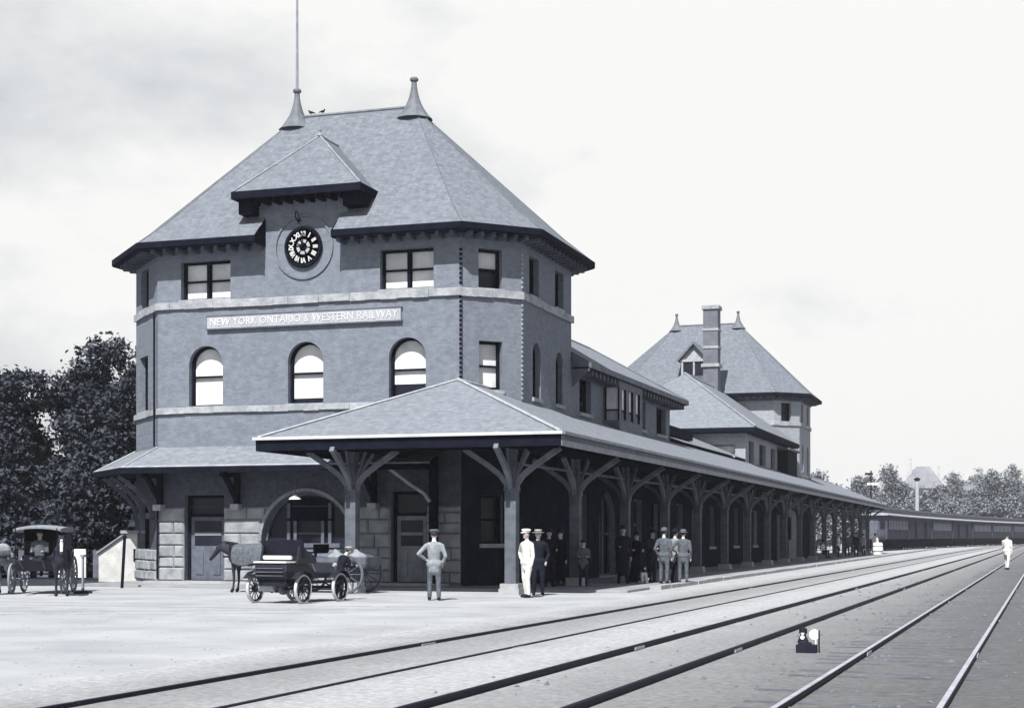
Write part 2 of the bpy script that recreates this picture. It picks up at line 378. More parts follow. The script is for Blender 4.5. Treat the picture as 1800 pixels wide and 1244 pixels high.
# ================================================================== STATION BUILDING
ST = thing('station_building', (-22.5, 46.56, 0), world=True,
           label='long brick and stone railway station with a hipped clock tower and a matching far tower', cat='station')
def leaf(name): return name
finm = mat('weathered lead', (.15, .165, .19), (.10, .112, .135), 3, rough=.6)
def tower(dx, dy, main, lo=2.2, rz=16.6, wm=brick):
    P = oct_pts(dx, dy, lo); E = [Frame(P[i], P[(i+1) % 8]) for i in range(8)]
    ox = -28.05
    z0, z1 = 0.0, 11.34
    up = [(-27.15, -25.27), (-19.84, -17.98)]; ar = [-26.2, -22.5, -18.89]
    H = {i: [] for i in range(8)}
    if main:
        for a, c in up: H[0].append(outline(a-ox, c-ox, 9.62, 10.92))
        for c in ar: H[0].append(outline(c-ox-.64, c-ox+.64, 6.02, 8.06, True))
        H[0].append(outline(-27.0-ox, -25.5-ox, .16, 3.04))
        H[0].append(outline(-24.1-ox, -20.84-ox, 1.25, 3.12, True, 24))
        H[0].append(outline(-19.45-ox, -18.2-ox, .16, 3.1))
    H[1] += [outline(.62, 1.46, 9.6, 10.88), outline(.64, 1.48, 6.35, 7.92), outline(.7, 1.5, 1.4, 2.97)]
    H[2] += [outline(.78, 1.85, 9.62, 10.92), outline(3.75, 4.8, 9.62, 10.92), outline(1.15, 2.07, 6.25, 8.12, True), outline(3.84, 4.76, 6.25, 8.1, True)]
    if main: H[7] += [outline(.55, 1.75, 6.02, 7.96), outline(.75, 1.85, 9.6, 11.0), outline(.5, 2.0, 1.2, 2.85)]
    b = MB()
    for i in range(8):
        wall(b, E[i], z0, z1, H[i])
    b.build('wall', wm, ST, recalc=False)
    # windows
    if main:
        window(ST, E[0], .90, 2.78, 9.62, 10.92, pairs=2)
        window(ST, E[0], 8.21, 10.07, 9.62, 10.92, pairs=2)
        for k, c in enumerate(ar): window(ST, E[0], c-ox-.64, c-ox+.64, 6.02, 8.06, True, blind=[1, .93, .74][k])
        window(ST, E[7], .55, 1.75, 6.02, 7.96, blind=.1); window(ST, E[7], .75, 1.85, 9.6, 11.0, blind=.1); window(ST, E[7], .5, 2.0, 1.2, 2.85, dark=True)
    window(ST, E[1], .62, 1.46, 9.6, 10.88, blind=.45 if main else .0, dark=not main); window(ST, E[1], .64, 1.48, 6.35, 7.92, blind=.96, dark=not main)
    window(ST, E[1], .7, 1.5, 1.4, 2.97, dark=True)
    window(ST, E[2], .78, 1.85, 9.62, 10.92, dark=True); window(ST, E[2], 3.75, 4.8, 9.62, 10.92, dark=True)
    window(ST, E[2], 1.15, 2.07, 6.25, 8.12, True, dark=True); window(ST, E[2], 3.84, 4.76, 6.25, 8.1, True, dark=True)
    # string courses
    b = MB(); band(b, P, [7, 0, 1, 2], 9.32, 9.56, .09); b.build('string_course', stoneband, ST)
    b = MB(); band(b, P, [7, 0] + ([1, 2] if not main else []), 5.80, 5.98, .08); b.build('string_course', stoneband, ST)
    # roof
    Q = oct_pts(dx, dy, lo, .76); cy = 50.43+dy
    R0 = Vector((-24.7+dx, cy, rz)); R1 = Vector((-20.2+dx, cy, rz))
    ez = 11.5; ap = [R0, R1, R1, R1, R1, R0, R0, R0]
    t = .78/(cy-(45.76+dy))
    ring1 = []
    for i in range(8):
        p = Vector((*Q[i], ez)); q = p.lerp(ap[i], t); q.z -= .10; ring1.append(q)
    Qv = [Vector((*q, ez)) for q in Q]
    b = MB(); nx0, nx1 = -23.97, -21.2
    for i in range(8):
        j = (i+1) % 8
        if i == 0 and main:
            zz = ring1[0].z; yy = ring1[0].y
            b.poly([Qv[0], (nx0, Qv[0].y, ez), (nx0, yy, zz), ring1[0]]); b.poly([(nx1, Qv[0].y, ez), Qv[1], ring1[1], (nx1, yy, zz)])
        else: b.poly([Qv[i], Qv[j], ring1[j], ring1[i]])
        if (ap[i]-ap[j]).length < .01: b.poly([ring1[i], ring1[j], ap[i]])
        else: b.poly([ring1[i], ring1[j], ap[j], ap[i]])
    rf = b.build('roof', slate, ST)
    b = MB()   # hip and ridge caps
    b.tube([R0, R1], .07, 6)
    for i in range(8): b.tube([Qv[i]+Vector((0,0,.01)), ring1[i]+Vector((0,0,.01)), ap[i]], .025, 5)
    b.build('ridge_cap', finm, rf)
    # fascia + soffit
    b = MB(); c = MB(); r = MB()
    for i in range(8):
        j = (i+1) % 8
        segs = [(0., 1.)]
        q0 = Vector(Q[i]); q1 = Vector(Q[j]); p0 = Vector(P[i]); p1 = Vector(P[j])
        if i == 0 and main:
            L = (q1-q0).length; La = (nx0-q0.x)/L; Lb = (nx1-q0.x)/L; segs = [(0, La), (Lb, 1)]
        for a, e in segs:
            u = q0.lerp(q1, a); v = q0.lerp(q1, e)
            pu = p0.lerp(p1, a); pv = p0.lerp(p1, e)
            if i == 0 and main: pu.x = u.x if a > 0 else p0.x; pv.x = v.x if e < 1 else p1.x
            nrm = Vector(((q1-q0).y, -(q1-q0).x)).normalized()
            o0 = u+nrm*.04; o1 = v+nrm*.04
            b.add([(u.x,u.y,11.28),(v.x,v.y,11.28),(v.x,v.y,11.51),(u.x,u.y,11.51),(o0.x,o0.y,11.32),(o1.x,o1.y,11.32),(o1.x,o1.y,11.52),(o0.x,o0.y,11.52)],
                  [(4,5,6,7),(0,4,7,3),(1,2,6,5),(3,7,6,2),(0,1,5,4)])
            c.add([(u.x,u.y,11.30),(v.x,v.y,11.30),(pv.x,pv.y,11.345),(pu.x,pu.y,11.345)], [(0,1,2,3)])
            L = (v-u).length; k = int(L/.52)
            for q in range(k+1):
                tt = (q+.25)/(k+.5); A = pu.lerp(pv, tt); A2 = A+nrm*.66
                A2 = A+nrm*.58; r.bar((A.x, A.y, 11.22), (A2.x, A2.y, 11.25), .11, .13)
    if main:
        for x in (nx0, nx1):
            b.prism([(x-.02, 45.76, 11.28), (x-.02, 46.54, 11.28), (x-.02, 46.54, 12.19), (x-.02, 45.76, 11.5)], (.04, 0, 0))
    b.build('fascia', trimdark, ST)
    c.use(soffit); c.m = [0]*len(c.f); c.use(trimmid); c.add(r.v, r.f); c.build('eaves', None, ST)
    # frieze board under the eaves
    b = MB(); band(b, P, [7, 0, 1, 2], 11.02, 11.16, .03) if not main else None
    if not main: b.build('frieze', trimmid, ST)
    # flared finials
    for k, R in enumerate((R0, R1)):
        b = MB()
        prof = [(.66, -.62), (.52, -.42), (.40, -.18), (.28, .10), (.19, .42), (.13, .75), (.10, 1.02), (.09, 1.22), (.14, 1.26), (.155, 1.34), (.12, 1.42), (.04, 1.46)]
        b.lathe([(r_*(1 if main else .85), z_*(.72 if main else .62)) for r_, z_ in prof], R, 12); b.build('finial', finm, ST, smooth=False)
    return P, E, Q
P1, E1, Q1 = tower(0, 0, True)
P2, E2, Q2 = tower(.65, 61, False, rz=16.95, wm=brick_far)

# flagpole
b = MB(); b.tube([(-24.7, 50.43, 17.4), (-24.7, 50.43, 21), (-24.7, 50.43, 25)], [.055, .042, .03], 8); b.build('flagpole', trimlight, ST)
# dormer bay over the clock
b = MB(); fr = Frame((-24.2, 46.556), (-20.97, 46.556)); wall(b, fr, 11.30, 12.86)
b.box((-24.2, 46.56, 12.0), (-24.15, 48.3, 12.86)); b.box((-21.02, 46.56, 12.0), (-20.97, 48.3, 12.86))
b.build('dormer_wall', brick, ST)
b = MB(); e = 12.97; A = (-22.5, 47.66, 15.1); B = (-22.5, 49.3, 15.1)
b.poly([(-24.78, 45.8, e), (-20.22, 45.8, e), A]); b.poly([(-20.22, 45.8, e), (-20.22, 47.3, e), B, A]); b.poly([(-24.78, 47.3, e), (-24.78, 45.8, e), A, B])
d = b.build('dormer_roof', slate, ST)
b = MB(); b.tube([A, B], .06, 6); b.tube([(-24.78, 45.8, e+.02), A], .035, 5); b.tube([(-20.22, 45.8, e+.02), A], .045, 5); b.lathe([(.10, 0), (.05, .12), (.07, .2), (.02, .34)], A, 8); b.build('ridge_cap', trimlight, d)
b = MB()
b.box((-24.82, 45.76, 12.74), (-20.18, 45.83, 12.985)); b.box((-24.82, 45.83, 12.74), (-24.75, 47.35, 12.985)); b.box((-20.25, 45.83, 12.74), (-20.18, 47.35, 12.985))
b.box((-24.75, 45.83, 12.80), (-20.25, 47.3, 12.84))
for i in range(9): x = -24.2+i*.4; b.box((x-.06, 45.95, 12.62), (x+.06, 46.55, 12.79))
b.box((-24.72, 46.1, 12.3), (-24.22, 47.3, 12.8)); b.box((-20.95, 46.1, 12.35), (-20.3, 47.3, 12.8))
b.build('dormer_eaves', trimdark, ST)

# clock
CX, CZ = -22.55, 11.17
ck = MB(); ck.lathe([(.665, 0.0), (.69, -.06), (.66, -.12), (.59, -.12), (.575, -.05)], (CX, 46.55, CZ), 48, 'y'); ck = ck.build('clock', trimdark, ST, smooth=False)
b = MB(); b.lathe([(.585, -.03), (.585, -.05)], (CX, 46.55, CZ), 48, 'y'); b.build('clock_face', clockdark, ck)
b = MB()
for i in range(48):
    t0 = 2*PI*i/48; t1 = 2*PI*(i+1)/48
    if i % 8 < 6: b.poly([(CX+.245*math.cos(t0), 46.49, CZ+.245*math.sin(t0)), (CX+.245*math.cos(t1), 46.49, CZ+.245*math.sin(t1)), (CX+.14*math.cos(t1), 46.49, CZ+.14*math.sin(t1)), (CX+.14*math.cos(t0), 46.49, CZ+.14*math.sin(t0))])
b.build('inner_dial', lead, ck)
def text_mesh(name, body, size, m, parent, loc, rot, extrude=.01, offset=0, sx=1):
    cu = bpy.data.curves.new(name, 'FONT'); cu.body = body; cu.size = size; cu.extrude = extrude; cu.offset = offset
    cu.align_x = 'CENTER'; cu.align_y = 'CENTER'; cu.resolution_u = 2
    to = bpy.data.objects.new(name, cu); COL.objects.link(to); bpy.context.view_layer.update()
    me = bpy.data.meshes.new_from_object(to.evaluated_get(bpy.context.evaluated_depsgraph_get()))
    bpy.data.objects.remove(to)
    me.transform(Matrix.Translation(loc) @ rot @ Matrix.Diagonal((sx, 1, 1, 1))); me.materials.clear(); me.materials.append(m)
    return link(name, me, parent)
dialw = mat('dial enamel', (.56, .57, .58), (.46, .47, .49), 3, rough=.6)
nums = ['XII', 'I', 'II', 'III', 'IIII', 'V', 'VI', 'VII', 'VIII', 'IX', 'X', 'XI']
for i, s_ in enumerate(nums):
    a = PI/2-i*PI/6
    rot = Matrix.Rotation(PI/2, 4, 'X') @ Matrix.Rotation(a-PI/2, 4, 'Z')
    text_mesh('numeral', s_, .225, dialw, ck, Vector((CX+.43*math.cos(a), 46.49, CZ+.43*math.sin(a))), rot, .006, .010, .9 if len(s_) < 3 else .66)
for L, w, a in ((.30, .055, math.radians(150)), (.47, .038, math.radians(95))):
    b = MB(); b.prism([(CX-w*math.sin(a)-.1*math.cos(a), 46.475, CZ+w*math.cos(a)-.1*math.sin(a)), (CX+w*math.sin(a)-.1*math.cos(a), 46.475, CZ-w*math.cos(a)-.1*math.sin(a)),
        (CX+L*math.cos(a), 46.475, CZ+L*math.sin(a))], (0, -.012, 0)); b.build('hand', trimdark, ck)
b = MB(); n = 56
for i in range(n):
    t0 = 2*PI*i/n; t1 = 2*PI*(i+1)/n
    for ra, rb, d0 in ((1.0, 1.06, .05),):
        vs = []
        for yy in (46.565, 46.556-d0):
            for r_, t_ in ((ra, t0), (rb, t0), (rb, t1), (ra, t1)): vs.append((CX+r_*math.cos(t_), yy, CZ+r_*math.sin(t_)))
        if CZ+rb*math.sin(t0) < 12.25: b.add(vs, [(0,3,2,1),(4,5,6,7),(0,1,5,4),(1,2,6,5),(2,3,7,6),(3,0,4,7)])
b.build('brick_roundel', brick, ST)
b = MB(); b.tube([(CX-.15, 46.5, 11.95), (CX-.2, 46.3, 12.15), (CX-.1, 46.15, 12.3), (CX, 46.1, 12.2), (CX+.02, 46.12, 12.05)], .022, 6); b.lathe([(.03, .1), (.09, 0), (.07, -.03)], (CX+.02, 46.12, 11.98), 10); b.build('clock_lamp', trimdark, ST)

# sign board
b = MB(); b.box((-26.1, 46.47, 8.62), (-19.08, 46.56, 9.02)); sg = b.build('sign_board', mat('sign board paint', (.36, .38, .42), (.29, .31, .35), 2), ST)
b = MB(); b.box((-26.14, 46.44, 8.575), (-19.04, 46.555, 8.62)); b.box((-26.14, 46.45, 9.02), (-19.04, 46.555, 9.05)); b.build('moulding', trimmid, sg)
mat('pale gutter lettering', (.50, .51, .52), (.42, .43, .45), 4)
text_mesh('lettering', 'NEW YORK ONTARIO & WESTERN RAILWAY', .36, MATS['pale gutter lettering'], sg, Vector((-22.59, 46.462, 8.815)), Matrix.Rotation(PI/2, 4, 'X'), .008, .004, .93)

# toothed brick quoins on the two right-hand corners
for (qx, qy, m_, st) in ((P1[1][0], P1[1][1], trimdark, 0), (P1[2][0], P1[2][1], stoneband, 1)):
    b = MB(); z = 6.1
    while z < 10.9:
        if not (9.28 < z < 9.6):
            d = Vector((.38, -.92)) if st == 0 else Vector((.92, -.38))
            t_ = Vector((-d.y, d.x))
            c = Vector((qx, qy)); w = .05 if st == 0 else .03
            vs = []
            for zz in (z, z+.075):
                for s1, s2 in ((-1, -.05), (1, -.05), (1, .035), (-1, .035)):
                    p = c+t_*w*s1+d*s2; vs.append((p.x, p.y, zz))
            b.add(vs, [(0,3,2,1),(4,5,6,7),(0,1,5,4),(1,2,6,5),(2,3,7,6),(3,0,4,7)])
        z += .15
    b.build('corner_quoins', m_, ST)

# rock-faced stone base on the front and the left splay
def ashlar(fr, u0, u1, z1, skips, m=stone, rows=None):
    b = MB(); z = .14; r0 = 0
    while z < z1-.05:
        h = min(rnd.choice((.34, .40, .46)), z1-z); 
        if z1-z-h < .15: h = z1-z
        segs = [(u0, u1)]
        for f in skips:
            iv = f(z, z+h)
            if iv:
                ns = []
                for a, c in segs:
                    if iv[1] <= a or iv[0] >= c: ns.append((a, c)); continue
                    if iv[0] > a+.03: ns.append((a, iv[0]))
                    if iv[1] < c-.03: ns.append((iv[1], c))
                segs = ns
        for a, c in segs:
            u = a
            while u < c-.01:
                w = rnd.uniform(.5, 1.15)
                if c-u-w < .3: w = c-u
                e = [rnd.uniform(.05, .10) for _ in range(4)]; g = .010; cc = rnd.uniform(.09, .14)
                o_ = [(u+g, z+g), (u+w-g, z+g), (u+w-g, z+h-g), (u+g, z+h-g)]
                q = [(u+.06+g, z+.05), (u+w-.06-g, z+.05), (u+w-.06-g, z+h-.05), (u+.06+g, z+h-.05)]
                vs = [fr.P(*p, -.01) for p in o_]+[fr.P(*o_[k], e[k]-.03) for k in range(4)]+[fr.P(*q[k], e[k]+.02) for k in range(4)]
                fs = [(k, (k+1) % 4, 4+(k+1) % 4, 4+k) for k in range(4)]+[(4+k, 4+(k+1) % 4, 8+(k+1) % 4, 8+k) for k in range(4)]+[(8, 9, 10, 11)]
                b.add(vs, fs); u += w
        z += h
    return b.build('stone_base', m, ST)
def rect_skip(a, c, z0, z1): return lambda p, q: (a, c) if (q > z0+.02 and p < z1-.02) else None
def arch_skip(cx, r, zc, zb):
    def f(p, q):
        if q < zb: return None
        d = max(0, p-zc); 
        if d >= r: return None
        w = math.sqrt(r*r-d*d); return (cx-w, cx+w)
    return f
ox = -28.05
for _a, _c in ((0, 1.05), (2.55, 8.6), (9.85, 11.0)): ashlar(E1[0], _a, _c, 2.62, [rect_skip(1.05, 2.55, .1, 3), rect_skip(8.6, 9.85, .1, 3), arch_skip(-22.47-ox, 1.66, 1.5, 1.26)])
ashlar(E1[7], 0, 3.11, 1.2, []); 
b = MB(); b.box((-28.3, 46.05, 0), (-17.4, 46.44, .15)); b.build('doorstep', kerbm, ST)
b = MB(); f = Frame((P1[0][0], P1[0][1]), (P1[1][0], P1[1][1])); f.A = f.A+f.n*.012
shade_brick = mat('skirt shade brick', (.085, .094, .12), (.055, .062, .085), 5, kind='brick', bw=.22, rh=.075, msize=.006, mort=.9, bump=.35, bscale=9)  # darker copy of the wall brick, skirt-roof shade put into its colour
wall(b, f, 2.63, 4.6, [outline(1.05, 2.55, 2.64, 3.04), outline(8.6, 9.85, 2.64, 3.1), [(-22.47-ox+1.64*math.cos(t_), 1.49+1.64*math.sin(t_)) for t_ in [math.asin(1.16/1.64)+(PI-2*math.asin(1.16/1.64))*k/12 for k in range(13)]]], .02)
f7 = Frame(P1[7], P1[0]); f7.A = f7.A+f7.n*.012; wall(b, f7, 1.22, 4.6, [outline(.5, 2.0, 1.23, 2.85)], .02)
b.build('skirt_shade_brick', shade_brick, ST, recalc=False)
# arched window surround
b = MB(); n = 28; cx = -22.47; r = 1.63
for i in range(n):
    t0 = PI*i/n; t1 = PI*(i+1)/n-.006; vs = []
    for yy in (46.57, 46.50):
        for r_, t_ in ((r, t0), (r+.11, t0), (r+.11, t1), (r, t1)): vs.append((cx+r_*math.cos(t_), yy, 1.49+r_*math.sin(t_)))
    b.add(vs, [(0,3,2,1),(4,5,6,7),(0,1,5,4),(1,2,6,5),(2,3,7,6),(3,0,4,7)])
b.build('arch_moulding', trimlight, ST)
fr = E1[0]; b = MB(); o_ = outline(-24.1-ox, -20.84-ox, 1.25, 3.12, True, 24); i_ = outline(-24.0-ox, -20.94-ox, 1.35, 3.02, True, 24)
ring(b, fr, o_, i_, -.33, -.22)
for x in (-23.22, -22.98, -21.98, -21.72): fr.box(b, x-ox-.055, x-ox+.055, 1.35, 2.2 if abs(x+22.5) < .7 else 2.75, -.30, -.20)
fr.box(b, 1.0+3.0, 7.1, 1.28, 1.42, -.28, .06)
aw = b.build('arched_window', trimmid, ST)
b = MB(); fr.box(b, -23.3-ox, -21.65-ox, 2.16, 2.24, -.31, -.19); fr.box(b, -23.3-ox, -21.65-ox, 2.24, 2.95, -.31, -.26); b.build('transom', trimdark, aw)
b = MB(); fr.box(b, -22.9-ox, -22.06-ox, 1.72, 1.77, -.31, -.24); b.build('sash', trimmid, aw)
b = MB(); b.poly([fr.P(u, z, -.325) for u, z in o_]); b.build('pane', glass, aw)
# doors
def door(root, fr, u0, u1, z0, z1, m=trimmid, light=True, frame=trimdark):
    b = MB(); o_ = outline(u0, u1, z0, z1); i_ = outline(u0+.1, u1-.1, z0+.02, z1-.1); ring(b, fr, o_, i_, -.34, -.2)
    zt = z0+2.15; fr.box(b, u0+.1, u1-.1, zt, zt+.1, -.32, -.2)
    d = b.build('door', frame, root)
    b = MB(); fr.box(b, u0+.1, u1-.1, z0+.02, zt, -.31, -.26)
    w = u1-u0-.2
    for a, c, e, f in ((.12, .88, .08, .42),): pass
    b2 = MB(); fr.box(b2, u0+.24, u1-.24, z0+1.18, zt-.14, -.25, -.245); fr.box(b2, u0+.1, u1-.1, zt+.1, z1-.1, -.31, -.30)
    for k in (0, 1): fr.box(b, u0+.1+w*(.14+.5*k)-.0, u0+.1+w*(.36+.5*k), z0+.2, z0+1.0, -.265, -.235)
    b.build('door_leaf', m, d); b2.build('glazing', glass, d)
    if light:
        b3 = MB(); fr.box(b3, u0+.24, u1-.24, z0+1.52, z0+1.62, -.25, -.23); b3.build('glazing_bar', trimlight, d)
    return d
door(ST, E1[0], 1.05, 2.55, .16, 3.04, trimmid, frame=trimdark)
door(ST, E1[0], 8.6, 9.85, .16, 3.1, trimlight)
# corbels and brackets beneath the skirt roof
for x in (-27.88, -24.95, -20.0):
    b = MB(); b.box((x-.15, 46.2, 2.52), (x+.15, 46.6, 2.72)); b.build('corbel', stoneband, ST)
    b = MB(); b.bar((x, 46.42, 2.72), (x, 46.42, 3.75), .17, .17, (0, 1, 0)); b.bar((x, 46.4, 2.9), (x, 45.5, 3.72), .15, .15); b.bar((x, 46.5, 3.68), (x, 45.35, 3.68), .15, .14); b.build('bracket', trimdark, ST)
for u in (.35, 1.45, 2.6):
    f = E1[7]
    b = MB(); pts = [f.P(u, 2.45, .08), f.P(u, 2.75, .22), f.P(u, 3.15, .55), f.P(u, 3.5, .95), f.P(u, 3.68, 1.22)]
    for k in range(4): b.bar(pts[k], pts[k+1], .12, .12)
    f.box(b, u-.12, u+.12, 2.25, 2.45, -.02, .24)
    b.build('bracket', trimmid, ST)
# skirt roof
SQ = oct_pts(0, 0, 2.2, 1.35); Pt = oct_pts(0, 0, 2.2, .02); b = MB(); c = MB(); g = MB()
for i in (6, 7, 0):
    j = (i+1) % 8; e0 = Vector(SQ[i]); e1 = Vector(SQ[j]); w0 = Vector(Pt[i]); w1 = Vector(Pt[j])
    if i == 0: e1 = Vector((-17.6, e0.y)); w1 = Vector((-17.6, w0.y))
    b.poly([(e0.x, e0.y, 3.93), (e1.x, e1.y, 3.93), (w1.x, w1.y, 4.66), (w0.x, w0.y, 4.66)])
    c.poly([(e0.x, e0.y, 3.78), (e1.x, e1.y, 3.78), (w1.x, w1.y, 3.86), (w0.x, w0.y, 3.86)])
    n_ = Vector(((e1-e0).y, -(e1-e0).x)).normalized()*.05
    g.add([(e0.x, e0.y, 3.74), (e1.x, e1.y, 3.74), (e1.x, e1.y, 3.92), (e0.x, e0.y, 3.92), (e0.x+n_.x, e0.y+n_.y, 3.74), (e1.x+n_.x, e1.y+n_.y, 3.74), (e1.x+n_.x, e1.y+n_.y, 3.92), (e0.x+n_.x, e0.y+n_.y, 3.92)],
          [(0,3,2,1),(4,5,6,7),(0,1,5,4),(1,2,6,5),(2,3,7,6),(3,0,4,7)])
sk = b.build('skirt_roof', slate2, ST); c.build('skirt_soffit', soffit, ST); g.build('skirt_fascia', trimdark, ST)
b = MB()
for i in (7, 0): b.tube([(SQ[i][0], SQ[i][1], 3.95), (Pt[i][0], Pt[i][1], 4.68)], .03, 5)
e0, e1, e2, e3 = SQ[6], SQ[7], SQ[0], (-17.6, SQ[0][1])
b.tube([(*e0, 3.95), (*e1, 3.95), (*e2, 3.95), (*e3, 3.95)], .035, 5); b.build('gutter', lead, sk)

# two-storey middle wing
def roof_hip(pts, name, m, cap=True, **kw):
    b = MB()
    for p in pts: b.poly(p)
    return b.build(name, m, ST)
fr = Frame((-15.52, 52.76), (-15.52, 70.3)); b = MB()
hs = [outline(2.3, 3.9, 6.2, 7.5), outline(11.7, 12.8, 6.2, 7.4), outline(14.9, 16.8, 6.2, 7.4), outline(1.9, 3.3, 1.1, 3.2), outline(5, 7.6, .1, 3.4, True), outline(10.5, 12.2, 1.1, 3.2), outline(13.6, 15.2, .1, 3.1)]
wall(b, fr, 0, 7.72, hs); wall(b, Frame((-15.5, 70.3), (-22, 70.3)), 0, 7.72); wall(b, Frame((-22, 70.3), (-22, 54.3)), 0, 7.72)
b.build('wall', brick, ST, recalc=False)
for h in hs[:3]: window(ST, fr, h[0][0], h[1][0], h[0][1], h[2][1], dark=True)
window(ST, fr, 1.9, 3.3, 1.1, 3.2, dark=True, pairs=2, fm=trimmid); window(ST, fr, 10.5, 12.2, 1.1, 3.2, dark=True, pairs=2, fm=trimmid)
window(ST, fr, 5, 7.6, .1, 3.4, True, dark=True, pairs=2, fm=trimmid); door(ST, fr, 13.6, 15.2, .1, 3.1, trimdark, light=False)
# bay window of the wing
bx = -14.88; b = MB(); fa = Frame((-15.5, 58.5), (bx, 58.5)); fb = Frame((bx, 58.5), (bx, 62.3))
wall(b, fa, 5.6, 7.68, [outline(.06, .58, 6.15, 7.42)], .12); bh = [outline(.35+k*1.15, 1.05+k*1.15, 6.2, 7.4) for k in range(3)]
wall(b, fb, 5.6, 7.68, bh, .12); wall(b, Frame((bx, 62.3), (-15.5, 62.3)), 5.6, 7.68)
by = b.build('bay_window', trimmid, ST, recalc=False)
for f_, a, c in ((fa, .06, .58), (fb, .35, 1.05), (fb, 1.5, 2.2), (fb, 2.65, 3.35)):
    q = MB(); q.poly([f_.P(u, z, -.09) for u, z in outline(a, c, 6.55, 7.42)]); q.build('blind', blindm, by)
    q = MB(); q.poly([f_.P(u, z, -.10) for u, z in outline(a, c, 6.15, 6.60)]); q.build('pane', mat('pale reflecting glass', (.3, .32, .36), rough=.2) if 'pale reflecting glass' not in MATS else MATS['pale reflecting glass'], by)
    q = MB(); f_.box(q, a, c, 6.53, 6.58, -.09, -.04); f_.box(q, a-.03, a+.02, 6.15, 7.42, -.08, .0); f_.box(q, c-.02, c+.03, 6.15, 7.42, -.08, .0); q.build('sash', trimdark, by)
ez = 7.9; w = 3.7
ex = -14.8
wr = roof_hip([[(ex, 53.9, ez), (ex, 70.95, ez), (ex-w, 70.95-w, ez+2.15), (ex-w, 53.9, ez+2.15)], [(ex, 70.95, ez), (ex-2*w, 70.95, ez), (ex-w, 70.95-w, ez+2.15)],
          [(ex-2*w, 70.95, ez), (ex-2*w, 53.9, ez), (ex-w, 53.9, ez+2.15), (ex-w, 70.95-w, ez+2.15)]], 'roof', slate2)
b = MB(); b.tube([(ex-w, 54, ez+2.17), (ex-w, 70.95-w, ez+2.17), (ex, 70.95, ez+.03)], .05, 5); b.build('ridge_cap', trimlight, wr)
b = MB(); b.box((ex-.02, 53.92, ez-.2), (ex+.05, 71.0, ez-.005)); b.poly([(-15.48, 53.92, 7.0), (ex-.02, 53.92, 7.6), (ex-.02, 53.92, 7.9), (-15.48, 53.92, 8.28)]); b.build('fascia', trimmid, ST)
b = MB(); b.box((ex-7.4, 70.95, ez-.2), (ex-.02, 71.02, ez-.005)); b.build('fascia', trimmid, ST)
b = MB(); b.box((-15.5, 53.92, ez-.22), (ex-.02, 70.95, ez-.16)); b.m = []; b.mats = []; b.use(soffit); b.m = [0]*len(b.f); b.use(trimmid)
y = 54.6
while y < 70.8:
    b.box((-15.5, y, ez-.42), (ex-.1, y+.13, ez-.218)); y += .55
b.build('eaves', None, ST)
b = MB(); b.box((-15.5, 54.3, 7.44), (-15.45, 58.4, 7.52)); b.box((-15.5, 62.4, 7.44), (-15.45, 70.3, 7.52)); b.build('frieze', trimmid, ST)
shade_boardm = mat('canopy shade overlay', (.022, .027, .042), (.012, .015, .026), 1.5, kind='plank', bw=6, rh=.11, mort=.45, bump=.4, bscale=9, rough=1, spec=0)  # near-black overlay, canopy shade put into the wall colour
def shade_boarding(X, y0, y1, skips, zt=5.9):
    f = Frame((X, y0), (X, y1)); b = MB(); wall(b, f, .02, zt, skips, .05); return b.build('shade_boarding', shade_boardm, ST, recalc=False)
_h = lambda L, o: [[(u-o, max(z, .12)) for u, z in h] for h in L]
shade_boarding(-15.49, 53.9, 70.3, _h(hs[3:], 1.14))
shade_boarding(-15.47, 48.14, 53.88, [], 5.6)
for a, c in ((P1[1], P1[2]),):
    f = Frame(a, c); f.A = f.A+f.n*.025; b = MB(); wall(b, f, .02, 4.9, [outline(.7, 1.5, 1.4, 2.97)], .05); b.build('shade_boarding', shade_boardm, ST, recalc=False)
# low link between the wings
fr = Frame((-15.54, 70.3), (-15.54, 90.2)); b = MB(); hs = [outline(1.5, 3.2, 1.1, 3.2), outline(5, 7.4, .1, 3.4, True), outline(9.6, 11.2, 1.1, 3.2), outline(13, 14.6, .1, 3.1), outline(16.6, 18.4, 1.1, 3.2)]
wall(b, fr, 0, 6.0, hs); b.build('wall', brick, ST, recalc=False); shade_boarding(-15.51, 70.34, 90.1, _h(hs, .04), 5.6)
for h in hs:
    if len(h) > 4: window(ST, fr, h[0][0], h[1][0], h[0][1], max(p[1] for p in h), True, dark=True, pairs=2, fm=trimmid)
    else: window(ST, fr, h[0][0], h[1][0], h[0][1], h[2][1], dark=True, pairs=2, fm=trimmid)
lr = roof_hip([[(-15.3, 70.4, 6.1), (-15.3, 90.2, 6.1), (-18.6, 90.2, 7.5), (-18.6, 70.4, 7.5)], [(-18.6, 70.4, 7.5), (-18.6, 90.2, 7.5), (-22, 90.2, 6.1), (-22, 70.4, 6.1)]], 'roof', slate2)
b = MB(); b.box((-16.4, 71.1, 6.45), (-15.9, 77.5, 6.9)); b.build('parapet', trimdark, ST)
